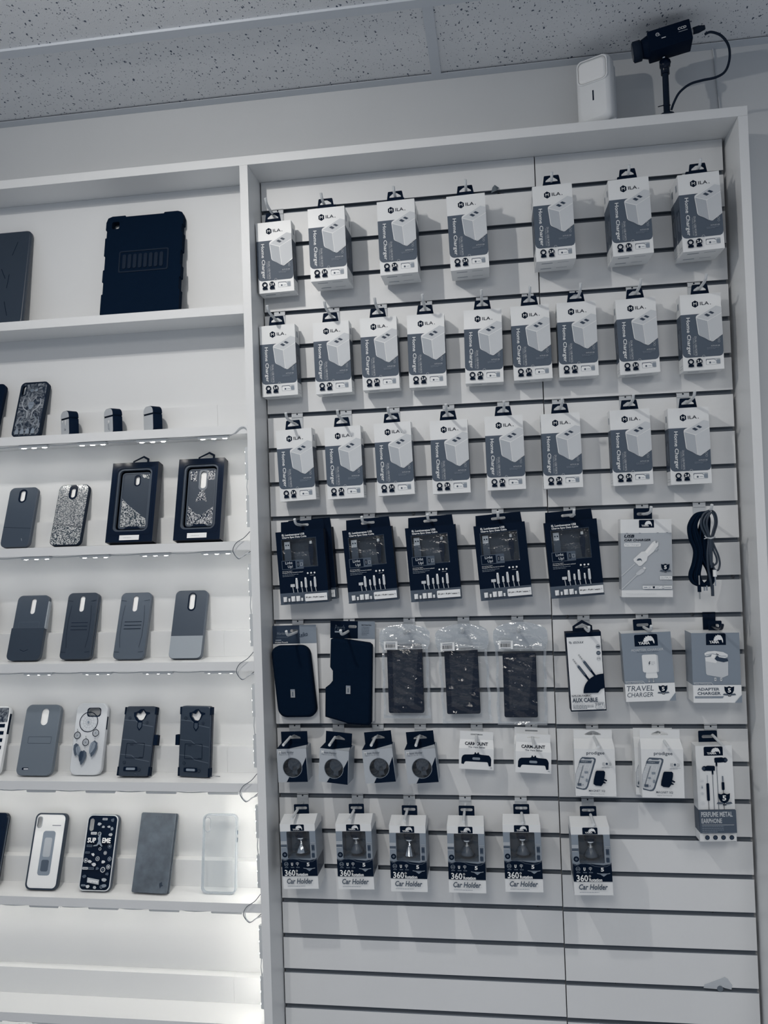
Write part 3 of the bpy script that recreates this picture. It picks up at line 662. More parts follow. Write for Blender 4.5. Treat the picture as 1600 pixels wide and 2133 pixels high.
def g_car(p):
    yama(p, 36.5, 1.5, 66, 17.5)
    p.text('USB', 7, 31, 27, 37.5, 'navy', .03, .25); p.text('CAR CHARGER', 7, 40, 58.5, 44.6, 'navy', .025, .25)
    p.rr(6.5, 48.5, 39, 55.5, 1.5, 'paper'); p.text('Fast Charger', 8.5, 50, 37, 54.2, 'gp3', .02)
    p.line([(0, 115), (27, 90)], 2.0, 'gp4'); p.line([(0, 142), (30, 113)], 2.0, 'gp4'); p.poly([(30, 113), (28, 110), (35, 103.5), (40, 100), (43, 101), (46, 104), (43.5, 107.5), (36, 113), (32, 114)], 'gp4')
    p.poly([(42, 99), (45, 96.5), (48.5, 99.5), (45.5, 102.5)], 'card')
    p.poly([(24, 81), (40, 66), (47, 65), (61, 48), (66, 44.5), (71, 45), (73.5, 48), (73, 54), (64, 66), (52, 76), (50, 84), (39, 94.5), (35, 95), (25, 85.5)], 'card')
    p.poly([(47, 66), (62, 49), (65, 52), (51, 70)], 'cream'); p.poly([(66, 62), (70, 57), (73, 60), (68, 66)], 'gp3')
    p.poly([(30 + ex * .11, 79 + ey * .12) for ex, ey in EAGLE], 'gp'); p.ringd(69.5, 46.6, 1.8, 1.0, 'gp', 10)
    badge(p, 86, 99, 8.3); p.rr(75, 115.5, 98, 122.5, .8, 'paper'); p.text('OUTPUT', 76.5, 117, 96.5, 121.3, 'gp2', .0); microlines(p, 77, 124.5, 97, 1, 2, 'gp4', .9)
    p.line([(41, 131), (98, 131)], .5, 'gp3'); p.rr(41, 135, 98, 141, .6, 'paper'); p.poly([(60, 136), (65, 136), (64.6, 139), (62.5, 140.4), (60.4, 139)], 'navy'); p.ringd(80.5, 138, 2.4, 1.8, 'gp'); p.rect(43, 137.2, 50, 138.8, 'gp2'); microlines(p, 52, 136.8, 58, 2, 1.6, 'gp2', .6); microlines(p, 67, 136.8, 75, 2, 1.6, 'gp2', .6, 4); p.rect(84, 137.6, 96, 138.4, 'gp2')
    microlines(p, 8, 150.3, 92, 1, 2, 'gp4', .8, 9)
    for x in (10, 35, 70, 88): p.rect(x, 27.6, x + 4, 28.4, 'gp')
CARCH = yama_box('charger_box', 'grey and white YAMA USB car charger box beside the hanging audio cables', 'charger box', 100, 158, 34, [(0, 28, 'card'), (28, 144, 'gp3'), (144, 158, 'card')], .0, g_car)
USED.add(CARCH.name); CARCH.location = (.7955, -.046, -.7985 - .079); CARCH.rotation_euler = (0, R(1.1), 0)

# ------------------------------------------------------------ aux cable box
t = thing('cable_box', 'white and black nylon aux cable box with two audio plugs printed on it', 'cable box', (.6700, -.056, -1.1045), (0, R(-1.9), 0))
b = MB(); b.box(-.0352, .0352, 0, .034, 0, .1590, 'navy'); b.box(-.0353, -.0352, .010, .024, .03, .12, 'gp'); b.build('carton', t)
slot_tab(t, .040, .0225, [(-.0145, .006), (.0145, .006), (.0145, .0085), (0, .0155), (-.0145, .0085)], y=.030, z0=.1588, shape='house', m='navyg', dx=.002)
p = Print(70.4, 159, 0.0); p.rect(1.5, 8.5, 69, 156.3, 'paper')
p.frame(5.5, 17, 9, 20.5, .8, 'gp', .9); p.frame(7.5, 18.6, 11, 22, .8, 'gp', .9); p.text('ESOULK', 14, 17.5, 35, 21.8, 'dk', .01, .3)
p.disc(62.5, 30, 4.2, 'gp3'); p.ringd(62.5, 30, 4.4, 3.8, 'gp2'); p.rect(59.5, 29.2, 65.5, 30.8, 'navy'); p.disc(62.5, 42.5, 4.3, 'gp'); p.rect(60, 42, 65, 43, 'gp3'); p.ringd(62.5, 54, 4.3, 3.7, 'gp3'); p.text('10', 60, 52, 65, 55.5, 'dk')
def jack(x, y):
    def q(l, wd, l2, m): c, s_ = cos(R(56)), sin(R(56)); p.poly([(x + l * c - wd * s_, y + l * s_ + wd * c), (x + l * c + wd * s_, y + l * s_ - wd * c), (x + l2 * c + wd * s_, y + l2 * s_ - wd * c), (x + l2 * c - wd * s_, y + l2 * s_ + wd * c)], m)
    q(-1, 1.0, 15, 'gp'); q(0, .6, 14, 'card'); q(4, 1.1, 4.8, 'navy'); q(8, 1.1, 8.8, 'navy'); q(14, 2.2, 17, 'gp2'); q(16.5, 2.6, 40, 'dk'); q(18, 1.6, 38, 'gp'); q(39, 2.1, 54, 'navy')
jack(11.5, 54); jack(23.5, 45)
p.poly([(69, 84)] + [(69 - 44 * cos(a * pi / 2 / 10) * 1.0 if False else 69 - 42 * sin(a * pi / 20), 122 - 38 * cos(a * pi / 20)) for a in range(0, 11)] + [(56, 122), (62, 115), (69, 113)], 'navy')
p.text('NYLON FABRIC', 3.5, 125, 42, 129, 'navy', .02); p.text('AUX CABLE', 4, 131.5, 54, 140, 'dk', .03)
microlines(p, 4.5, 143.2, 38, 1, 2, 'gp3', .8, 2); microlines(p, 4.5, 146, 45, 3, 2.9, 'gp', 1.1, 7); p.frame(49, 141, 66.5, 154.6, .7, 'gp', 2); p.text('10FT', 50.5, 143, 65, 147.8, 'gp', .01); p.text('(3M)', 53, 149.5, 62, 152.8, 'gp2')
p.build('printed_front', t)

# ------------------------------------------------------------ travel charger, adapter charger
def g_travel(p):
    yama(p, 25, 3.5, 70, 27, 3)
    p.text('ADAPTER CHARGER', 17, 32, 80, 36.5, 'gp4', .01); p.text('AC Adapter Wall USB Port', 28, 38, 70, 40, 'dk', .01)
    p.rr(38, 45, 68, 80, 3, 'gp4'); p.rr(37, 44, 65, 79, 3, 'card'); p.poly([(43, 79), (63, 79), (65, 88), (64, 91.5), (43, 91.5), (41.5, 88)], 'card'); p.line([(42, 81), (64, 81)], .5, 'gp3')
    p.rect(46.5, 91.5, 48.5, 98, 'steel'); p.rect(55, 91.5, 57, 98, 'steel'); p.disc(47.5, 98, 1.4, 'gp4'); p.disc(56, 98, 1.4, 'gp4')
    p.poly([(51, 57.5), (48.5, 62), (50, 62), (49, 66), (52.5, 60.8), (50.8, 60.8), (52.8, 57.5)], 'dk'); microlines(p, 54, 58.6, 61.5, 3, 2.8, 'gp3', .6, 4)
    p.rect(0, 102, 96, 137, 'paper'); p.line([(1, 96.5), (35, 96.5), (39.5, 101.8)], .6, 'card'); p.text('Fast Charger', 2.5, 97.8, 36, 101, 'gp4', .02)
    p.text('TRAVEL', 3, 105.5, 55, 116, 'gp', .0, .18); p.text('CHARGER', 3, 119, 53, 128, 'gp', .0, .18); badge(p, 73, 114.5, 8.6)
    p.poly([(96, 121), (96, 137), (83, 137)], 'gp2')
TR = yama_box('charger_box', 'grey and white YAMA travel charger box with a printed wall plug', 'charger box', 96, 137, 40, [(0, 102, 'gp2'), (102, 137, 'card')], .0, g_travel)
USED.add(TR.name); TR.location = (.7900 + .0026, -.055, -1.0163 - .0685); TR.rotation_euler = (0, R(-2.1), R(-2))
def g_adapt(p):
    yama(p, 28, 1, 66, 24, 3)
    p.poly([(25, 48), (26, 80), (28, 83), (57, 88.5), (68, 84), (69, 52), (55, 46)], 'gp4'); p.poly([(25, 48), (45, 46), (48, 54), (46, 60), (26, 56)], 'card')
    p.poly([(24, 40), (30, 36.5), (44, 35.5), (60, 38), (68.5, 43), (68, 48), (60, 50.5), (50, 48), (38, 42.5), (28, 46), (24.5, 44)], 'card'); p.line([(26, 43.5), (40, 41), (56, 46), (66, 46)], 1.0, 'gp2')
    p.poly([(43, 51), (48, 44), (52, 48), (68, 51), (69, 56), (60, 58), (47, 55)], 'dk'); p.poly([(38, 42), (46, 44), (41, 52), (36, 47)], 'cream'); p.line([(46, 41), (51, 43)], 1.2, 'navy')
    for x in (41, 52): p.rr(x, 88, x + 4, 95, .8, 'gp4'); p.disc(x + 2, 91.5, .9, 'gp')
    p.rect(0, 103, 92, 137.5, 'paper'); p.line([(1, 98), (35, 98), (38.5, 102.8)], .6, 'card'); p.text('Fast Charger', 2, 99, 34.5, 102, 'gp4', .02)
    p.text('ADAPTER', 8, 108, 50, 113.6, 'gp', .025); p.text('CHARGER', 7.5, 116, 52, 122, 'gp', .025); p.poly([(2.5, 124.5), (58, 124.5), (55.5, 128.5), (2.5, 128.5)], 'gp2'); badge(p, 68.5, 114.5, 9.5)
    p.poly([(92, 121.5), (92, 137.5), (78, 137.5)], 'gp2'); microlines(p, 6, 126, 50, 1, 2, 'gp4', .6, 8)
AD = yama_box('charger_box', 'grey and white YAMA adapter charger box next to the right side panel', 'charger box', 92, 137.5, 48, [(0, 103, 'gp2'), (103, 137.5, 'card')], None, g_adapt)
USED.add(AD.name); AD.location = (.9190, -.060, -1.0186 - .0687); AD.rotation_euler = (0, R(.4), R(2))
slot_tab(AD, .026, .020, rrect(-.008, .006, .008, .013, .003, 3), y=.040, z0=.137, m='navy', dx=.012)

# ------------------------------------------------------------ pouches on cards
def pouch(label, cx, top, w, cardh, loc_rot, header_m, pouch_loop, px, wide_hdr, text_fn, plabel):
    t = thing('pouch_package', label, 'pouch package', (cx, 0, top - cardh), (0, R(loc_rot), 0), group='pouches hanging on cards')
    c = MB(); hole = rrect(-.009, cardh - .015, .009, cardh - .009, .0028, 3)
    c.prism([rrect(-w / 2, 0, w / 2, cardh, .002, 3), hole], -.0152, -.0145, 'card'); c.build('backing_card', t)
    h = Print(w * 1000, cardh * 1000, -.0153); hh = wide_hdr
    h.cap([[(-w / 2, cardh - hh), (w * .12, cardh - hh), (w * .12, cardh), (-w / 2, cardh)], hole], -.01535, header_m); h.cap([[(w * .12, cardh - hh), (w / 2, cardh - hh), (w / 2, cardh), (w * .12, cardh)]], -.01535, 'gp2'); h.k = 2
    text_fn(h); h.build('header', t)
    p = MB(); p.bev(pouch_loop, -.040, -.0154, .006, 'cloth'); p.build('pouch', t, plabel)
    g = MB(); g.box(px - .0048, px + .0048, -.0418, -.040, .062, .0795, 'steel'); g.box(px - .0048, px + .0048, -.0424, -.0418, .077, .0795, 'chrome'); g.box(px - .001, px + .001, -.0422, -.0418, .065, .074, 'gp'); g.build('metal_tag', t)
def tx1(h): h.text('Reiko', 57, 16, 79, 26, 'dk', .02, .2, ang=.18); h.text('Horizontal', 10, 14, 40, 20, 'gp2', .0, .2); microlines(h, 8, 25, 48, 1, 2, 'gp2', .6); h.rect(6, 30.5, 19, 33.5, 'gp2'); h.text('Noise Pouch', 5, 35, 34, 38.3, 'paper', .02)
def tx2(h): h.text('Pouch', 10, 9, 32, 20, 'gp', .0, .2); h.rect(10, 22, 24, 25.6, 'gp2'); h.text('MULTI FUNCTION', 69, 7, 90, 9.4, 'navy', .02); microlines(h, 69, 12, 86, 6, 3.3, 'gp', .8, 3)
L1 = rrect(-.049, .018, .036, .172, .019, 6)
L1 = [(x + .012 * (1 - (z - .018) / .154), z) for x, z in L1]
pouch('black rounded pouch on a tall white card, leftmost on the wall', .0540, -.9255, .098, .214, -.6, 'dk', L1, -.002, .040, tx1, 'plain black fabric pouch with a small metal tag')
L2 = [(-.055, .010), (-.015, .0), (-.003, -.004), (.040, -.005), (.045, .0), (.046, .165), (.040, .170), (-.035, .179), (-.044, .176), (-.045, .118), (-.039, .110), (-.039, .088), (-.045, .080), (-.055, .072)]
pouch('black pouch with a notched left edge on a dark headed card, second from the left', .1740, -.9185, .098, .214, 2.2, 'navy', L2, -.004, .038, tx2, 'black fabric pouch with a cut-out in its left side')

# ------------------------------------------------------------ clear bags with black cases
def bag(label, cx, z0, w, h, seed, rot, caseinfo, clabel):
    rg = random.Random(seed)
    t = thing('plastic_bag', label, 'plastic bag', (cx, 0, z0), (0, R(rot), 0), group='clear bags with phone cases')
    nx, nz = 18, 34
    def half(z):
        u = z / h
        if u > .80: k = (u - .80) / .20; return w / 2 * (1.0 if k < .45 else math.sqrt(max(0.05, 1 - ((k - .45) / .56) ** 2.2)) * .93 + .07)
        if u > .74: return w / 2 * (.90 + .10 * (u - .74) / .06)
        return w / 2 * (.90 + .02 * sin(u * 23 + seed))
    def bump(x, z, s): return .0022 * sin(x * 160 + s + z * 45) * cos(z * 110 + s * 2) + .0016 * sin(z * 260 + x * 90 + s)
    for nm, ysign in (('front_sheet', -1), ('back_sheet', 1)):
        for lo, hi, m in ((0, .74, 'bag'), (.74, 1.0, 'bagtop')):
            if lo == 0 and ysign == 1: continue
            b = MB(); vs = []; n0 = int(nz * lo); n1 = int(nz * hi)
            for j in range(n0, n1 + 1):
                z = h * j / nz; hw = half(z)
                for i in range(nx + 1):
                    u = i / nx * 2 - 1; bulge = (1 - u * u) ** .5
                    d = (.011 * bulge * min(1, z / (.04 * h) + .1) if z < .74 * h else .0022 * bulge)
                    y = -.030 + ysign * d + (bump(u * hw, z, seed) if ysign < 0 else 0); vs.append((u * hw, y, z))
            R_ = n1 - n0; b.add(vs, [(j * (nx + 1) + i, j * (nx + 1) + i + 1, (j + 1) * (nx + 1) + i + 1, (j + 1) * (nx + 1) + i) for j in range(R_) for i in range(nx)], m, True)
            b.build('bag_film' if lo == 0 else ('bag_header' if ysign < 0 else 'bag_header_back'), t)
    se = MB(); vs = []; path = [(-half(h * k / 30), h * k / 30) for k in range(22, -1, -1)] + [(half(h * k / 30), h * k / 30) for k in range(0, 23)]
    for x, z in path: sx = -1 if x < 0 else 1; vs += [(x + sx * .0012, -.031 + .0015 * sin(z * 140 + seed), max(z, .0) - (.0015 if z == 0 else 0)), (x - sx * .0042, -.031 + .002 * sin(z * 90 + seed * 2), z + (.0045 if z == 0 else 0))]
    se.add(vs, [(2 * k, 2 * k + 1, 2 * k + 3, 2 * k + 2) for k in range(len(path) - 1)], 'bagtop', True); se.build('sealed_edge', t)
    s = MB(); y = -.0425; x0, z1 = -w * .40, h * .825
    s.box(x0, x0 + .029, y, y + .0006, z1 - .0175, z1, 'paper')
    rg2 = random.Random(3); x = x0 + .003
    while x < x0 + .024: ww = rg2.choice((.0004, .0008, .0012)); s.box(x, x + ww, y - .0002, y, z1 - .0135, z1 - .006, 'navy'); x += ww + .0007
    for zz in (z1 - .002, z1 - .0042, z1 - .0155): s.box(x0 + .004, x0 + .025, y - .0002, y, zz - .0009, zz, 'gp')
    s.build('barcode_sticker', t)
    k = MB(); cwx, cwz, cw, ch = caseinfo
    k.tube([(-w * .42, -.0335, h * .74), (w * .42, -.0335, h * .74)], .0008, 'bagtop', 6); k.tube([(-w * .42, -.0335, h * .765), (w * .42, -.0335, h * .765)], .0007, 'bagtop', 6); k.build('zip_seal', t)
    c = thing('phone_case', clabel, 'phone case', (cx + cwx, -.022, z0 + cwz), (0, R(rot * .4), 0), group='black leather phone cases in bags')
    a = MB(); a.bev(rrect(-cw / 2, 0, cw / 2, ch, .004, 4), -.0065, .0065, .0015, 'leather'); a.build('cover', c)
    a = MB(); a.prism([rrect(-cw / 2 + .004, .004, -cw / 2 + .011, ch - .004, .001, 2)], -.0072, -.0066, 'leather'); a.build('hinge_strip', c)
    # cloudy sheet of wrap in front of the cover
    g = MB(); n = 12; vs = []
    for j in range(n + 1):
        for i in range(n + 1):
            u, v = i / n, j / n; x = -cw * .34 + cw * .74 * u * (1 - .25 * (1 - v)); z = ch * (.12 + .82 * v); vs.append((x, -.0092 - .0012 * sin(u * 9 + v * 5 + seed) - .0008 * sin(v * 17 + u * 6), z))
    g.add(vs, [(j * (n + 1) + i, j * (n + 1) + i + 1, (j + 1) * (n + 1) + i + 1, (j + 1) * (n + 1) + i) for j in range(n) for i in range(n)], 'inner', True); g.build('inner_wrap', c)
bag('clear plastic zip bag with barcode sticker, leftmost of the three', .2960, -1.1235, .108, .198, 1, 0, (-.0015, .009, .0755, .146), 'black leather phone case inside the leftmost clear bag')
bag('clear plastic zip bag with barcode sticker, middle of the three', .4235, -1.1330, .112, .206, 2, -2, (-.0075, .0165, .0705, .1355), 'black leather phone case inside the middle clear bag')
bag('clear plastic zip bag with barcode sticker, rightmost of the three', .5370, -1.1370, .112, .212, 4, .6, (-.002, .013, .069, .134), 'black leather phone case inside the rightmost clear bag')

# ------------------------------------------------------------ loose audio cables
def bundle(label, strands, m, ends, extra=None):
    t = thing('audio_cable', label, 'cable', (.914, -.07, -.90), group='loose coiled audio cables')
    b = MB()
    for pts, r in strands: b.tube(curve_pts([(x, y, z) for x, y, z in pts], 5), r, m, 8)
    b.build('cord', t)
    for (x, y, z0, z1, r, mm, nm) in ends:
        e = MB(); e.lathe([(r, z0), (r, z1)], (x, y, 0), mm, 12); e.build(nm, t)
    if extra: extra(t)
st = []; rg = random.Random(5)
for k in range(30):
    o = rg.uniform(-.0085, .0085); q = rg.uniform(-.008, .012); f = rg.uniform(.35, 1)
    st.append(([(-.004, q * .4, .190), (-.018 + o * .5, q, .186), (-.030 + o * .7, q, .165), (-.027 + o, q, .140), (-.021 + o * .75, q, .115), (-.024 + o * .8, q, .090), (-.030 + o, q, .066), (-.024 + o, q, .050), (-.010 + o * f, q, .046), (.000 + o * .5 * f, q, .056), (.000 + o * .5, q, .075), (-.009 + o * .8, q, .100), (-.011 + o * .8, q, .125), (-.009 + o, q, .150), (-.004 + o * .6, q, .178), (-.004, q * .4, .190)], .0026))
bundle('thick bundle of black audio cable coiled on the hook next to the car charger box', st, 'cloth',
       [(-.0260, -.014, .034, .046, .0036, 'navy', 'plug_sleeve'), (-.0258, -.014, .020, .034, .0014, 'steel', 'plug_tip'), (-.0255, -.0135, .048, .066, .0013, 'steel', 'plug_tip'), (-.016, -.012, .036, .044, .0016, 'chrome', 'plug_tip'), (-.0115, -.012, .036, .046, .0016, 'chrome', 'plug_tip')])
_g = lambda L: [(x - .009, y, z - .004) for x, y, z in L]
st2 = [(_g([(.008, -.018, .197), (-.004, -.018, .190), (-.010, -.018, .172), (-.004, -.018, .152), (.003, -.018, .140), (.000, -.019, .115), (.000, -.019, .085), (.004, -.019, .055), (.006, -.019, .040)]), .0024),
       (_g([(.008, -.020, .194), (.000, -.020, .186), (-.005, -.020, .172), (.001, -.020, .152), (.005, -.020, .138), (.004, -.020, .115), (.005, -.020, .090)]), .0024),
       (_g([(.009, -.022, .194), (.003, -.021, .184), (.000, -.021, .170), (.003, -.021, .152), (.006, -.021, .138), (.007, -.021, .115), (.006, -.021, .085)]), .0022),
       (_g([(.010, -.018, .198), (.018, -.018, .190), (.020, -.018, .172), (.014, -.018, .152), (.010, -.018, .140), (.014, -.019, .125), (.020, -.019, .108), (.022, -.019, .092), (.018, -.019, .080), (.011, -.019, .083), (.009, -.019, .095)]), .0019),
       (_g([(.011, -.020, .194), (.015, -.020, .186), (.016, -.020, .172), (.011, -.020, .154), (.008, -.020, .140), (.011, -.020, .120), (.016, -.020, .105), (.016, -.020, .095), (.011, -.021, .090)]), .0019)]
def tie(t):
    e = MB(); e_ = (lambda L: [(x - .009, y, z - .004) for x, y, z in L]); e.tube(e_([(-.001, -.0205, .1435), (.006, -.0235, .1425), (.0145, -.0205, .1445), (.006, -.016, .144)]), .0016, 'gp4', 6, closed=True); e.tube(e_([(-.001, -.0215, .1435), (-.006, -.023, .142)]), .0010, 'gp4', 6); e.tube(e_([(-.001, -.0215, .1435), (-.005, -.023, .148)]), .0010, 'gp4', 6); e.build('twist_tie', t, 'pale grey twist tie')
bundle('thin grey audio cable tied with a pale twist tie, in front of the black coil', st2, 'caseB',
       [(.0020, -.023, .064, .077, .0038, 'paper', 'plug_sleeve'), (.0022, -.023, .046, .064, .0014, 'chrome', 'plug_tip'), (-.0030, -.020, .026, .048, .0030, 'caseB', 'plug_sleeve')], tie)

# ------------------------------------------------------------ mount holder boxes
def mh_proto():
    t = thing('mount_box', None, 'mount box', group='grey and black mount holder boxes'); W_, H_, D_ = .064, .070, .044
    hole = circ(.0005, .0305, .0205, 26); b = MB()
    b.prism([[(-W_ / 2, 0), (W_ / 2, 0), (W_ / 2, H_), (-W_ / 2, H_)], hole], 0, .0006, 'gp3')
    b.box(-W_ / 2, -W_ / 2 + .0006, .0006, D_, 0, H_, 'gp2'); b.box(W_ / 2 - .0006, W_ / 2, .0006, D_, 0, H_, 'gp2'); b.box(-W_ / 2 + .0006, W_ / 2 - .0006, D_ - .0006, D_, 0, H_, 'gp'); b.box(-W_ / 2 + .0006, W_ / 2 - .0006, .0006, D_ - .0006, 0, .0006, 'gp2')
    f0 = H_; y1 = .030; z1 = H_ + .0045; w2 = .029
    b.add([(-W_ / 2, 0, f0), (W_ / 2, 0, f0), (w2 + .0015, y1, z1), (-w2 - .0005, y1, z1)], [(0, 1, 2, 3)], 'navy')
    b.add([(-.004, 0, f0 + .0003), (W_ / 2, 0, f0 + .0003), (w2 + .001, y1 * .55, z1 - .0013)], [(0, 1, 2)], 'gp3')
    b.add([(-W_ / 2, 0, f0), (-w2 - .0005, y1, z1), (-W_ / 2, D_, f0)], [(0, 1, 2)], 'navy'); b.add([(W_ / 2, 0, f0), (W_ / 2, D_, f0), (w2 + .0015, y1, z1)], [(0, 1, 2)], 'gp3')
    b.build('carton', t)
    f = MB(); slot = [(-.014, .009), (.014, .009), (.013, .012), (0, .018), (-.013, .012)]
    f.prism([[(-w2, 0), (w2, 0), (w2, .0245), (-w2, .0245)], slot], -.0006, 0, 'navy'); fo = f.build('hang_flap', t); fo.location = (0, y1 + .0003, z1)
    v = MB(); v.cap([circ(.0005, .0305, .0205, 26)], .0003, 'pane'); v.build('clear_window', t)
    g = MB(); g.lathe([(.0135, 0), (.014, .003), (.006, .006), (.006, .020)], (.001, .012, .034), 'smoke', 20, 'y'); g.prism([[(-.004, .012), (.008, .012), (.006, .030), (-.002, .030)]], .012, .024, 'smoke'); g.build('magnet_mount', t)
    p = Print(64, 70, 0.0)
    p.cap([[(.031, .052), (.0319, 0), (-.014, 0), (-.0075, .011)] + [(.0005 + .0212 * cos(a), .0305 + .0212 * sin(a)) for a in [R(-110 + k * 13) for k in range(10)]]], -.0002, 'navy'); p.k = 2
    p.text('M', 4, 4, 9, 10, 'paper', .02); p.text('ount Holder', 10, 5, 37, 10, 'dk', .0); p.text('Magnetic Car Air Vent', 5, 11.3, 36, 13.4, 'dk', .0); p.ringd(32.5, 39.5, 21.1, 20.3, 'gp2', 26)
    p.build('printed_front', t); return t
MH = mh_proto()
for i, (x, z, a, yaw, yf) in enumerate([(.0530, -1.2140, 1.5, 0, -.071), (.1425, -1.2150, -4.2, -6, -.072), (.2380, -1.2135, 4.8, 0, -.071), (.3270, -1.2133, 4.3, 0, -.071)]):
    hang(MH, 'small grey and black mount holder box with a round window, %s from the left' % ORD[i], x, yf, z, .070, a, yaw=yaw)

# ------------------------------------------------------------ flap topped white boxes
def flapbox(name, cat, group, w, h, d, slope_h, slope_d, w2, flap_h, slot, graphics, slope_graphics=None):
    t = thing(name, None, cat, group=group); b = MB(); b.box(-w / 2, w / 2, 0, d, 0, h, 'card')
    z1 = h + slope_h
    b.add([(-w / 2, 0, h), (w / 2, 0, h), (w2 / 2, slope_d, z1), (-w2 / 2, slope_d, z1)], [(0, 1, 2, 3)], 'card')
    b.add([(-w / 2, 0, h), (-w2 / 2, slope_d, z1), (-w / 2, d, h)], [(0, 1, 2)], 'card'); b.add([(w / 2, 0, h), (w / 2, d, h), (w2 / 2, slope_d, z1)], [(0, 1, 2)], 'card'); b.add([(-w / 2, d, h), (-w2 / 2, slope_d, z1), (w2 / 2, slope_d, z1), (w / 2, d, h)], [(0, 1, 2, 3)], 'card')
    b.build('carton', t)
    f = MB(); f.prism([[(-w2 / 2, 0), (w2 / 2, 0), (w2 / 2, flap_h), (-w2 / 2, flap_h)], slot], -.0005, .0003, 'card'); fo = f.build('hang_flap', t); fo.location = (0, slope_d, z1)
    p = Print(w * 1000, h * 1000, 0.0); graphics(p); p.build('printed_front', t)
    if slope_graphics:
        L = math.hypot(slope_h, slope_d); q = Print(w * 1000, L * 1000, 0.0); slope_graphics(q); o = q.build('lettering', t); o.location = (0, -.0001, h); o.rotation_euler = (-math.atan2(slope_d, slope_h), 0, 0)
    return t
def g_cm(p):
    s = p.h / 43.0
    p.poly([(x, y * s) for x, y in [(5, 32), (5.5, 20), (8, 15), (12, 13), (29, 12), (32, 11), (33, 7.5), (35, 7.5), (35.5, 10), (38, 10), (39, 7.5), (41, 7.5), (42, 11), (46, 12), (62, 13), (65, 16), (67, 21), (66.5, 35), (62, 35.5), (60, 28), (58, 27), (15, 27), (12.5, 28), (10, 33)]], 'navy')
    p.rr(28, 18 * s, 44, 23 * s, 2.2, 'gp2'); p.rect(65, 38 * s, 69, 38.8 * s, 'gp2')
def gs_cm(q): L = q.h; q.text('CARMOUNT', 12, L * .30, 60, L * .66, 'navy', .035); q.text('The Vent Series', 19, L * .76, 54, L * .94, 'gp', .02)
CMB = flapbox('mount_box', 'mount box', 'white car mount boxes', .072, .043, .022, .0165, .012, .069, .0165, [(-.0128, .0085), (.0128, .0085), (.0128, .0115), (-.0128, .0115)], g_cm, gs_cm)
hang(CMB, 'small white car mount box with a black cradle printed on it, left one', .4390, -.040, -1.2072, .043, -2.5)
hang(CMB, 'front small white car mount box of the pair on one hook', .5551, -.060, -1.2076, .043, -2.5)
hang(CMB, 'rear small white car mount box, its flap showing above the front one', .5530, -.0365, -1.2000, .043, -2.0)
def g_pr(p):
    p.text('prodigee', 24.5, 5, 60, 13.5, 'dk', .012)
    p.poly([(2, 48), (12, 20), (15.5, 16.5), (39, 17.5), (42.5, 20), (42, 25), (25, 77), (21.5, 82), (16, 83), (2, 80), (1, 77), (1, 50)], 'gp'); p.poly([(1.5, 50), (12.5, 22.5), (15.5, 19.5), (37.5, 20), (39, 23), (22.5, 75), (19, 79.5), (14, 80.3), (1.5, 77)], 'gp4')
    p.poly([(19, 18.8), (34, 19), (33, 21), (20, 21)], 'gp'); p.poly([(10, 23), (35, 23.5), (33, 29), (8.5, 28.5)], 'gp'); p.text('Maps', 14, 24.5, 26, 27, 'gp4', .0)
    for a in [((7, 34), (26, 38)), ((4, 44), (30, 50)), ((22, 31), (8, 70)), ((30, 33), (20, 60)), ((3, 58), (24, 62))]: p.line(a, .7, 'card')
    p.rect(19, 45, 26, 49, 'gp2'); p.rect(12, 55, 17, 58, 'gp2'); p.rect(21, 60, 25, 66, 'gp2'); p.line([(17, 33), (11, 52), (5, 72)], 1.1, 'gp'); p.rect(4, 69, 12, 74, 'gp'); p.disc(15, 72, 1.2, 'gp2')
    p.rr(61, 27, 66, 33, 1.5, 'gp4'); p.disc(63.5, 29.5, 2.2, 'dk')
    for s in (-1, 1):
        for r in (5.5, 8): p.line([(63.5 + s * (r - 1), 26.5), (63.5 + s * (r + .3), 30), (63.5 + s * (r - 1), 33.5)], .6, 'gp')
    p.line([(55, 35.5), (74, 36)], .5, 'gp2'); microlines(p, 53, 37, 75, 1, 2, 'gp', .7, 2)
    p.poly([(36.5, 62), (41, 45), (43, 43), (57, 43), (59.5, 45.5), (59, 52), (55, 69), (51, 74), (40, 73), (35.5, 70)], 'navy'); p.poly([(57, 59), (63, 62), (62, 64.5), (55, 62)], 'navy'); p.poly([(55, 63), (61, 68), (57, 68.6), (52, 67)], 'navy')
    p.text('MAGNET SQ', 26, 81.5, 58, 86, 'dk', .01); p.text('Magnetic Vent Mount SQ', 28, 89, 56, 91, 'gp', .0)
PRB = flapbox('mount_box', 'mount box', 'white magnetic mount boxes', .0805, .0955, .034, .0165, .020, .077, .0175, [(-.0165, .0065), (.0165, .0065), (.0155, .0095), (.003, .015), (-.003, .015), (-.0155, .0095)], g_pr)
hang(PRB, 'white magnetic phone mount box with a printed phone map, left of two', .6785, -.050, -1.2300, .0955, 0)
hang(PRB, 'front white magnetic phone mount box of the right hook', .8058, -.0757, -1.2232, .0955, -.5)
hang(PRB, 'white magnetic phone mount box tucked behind the right front one', .7990, -.0405, -1.2290, .0955, 0)

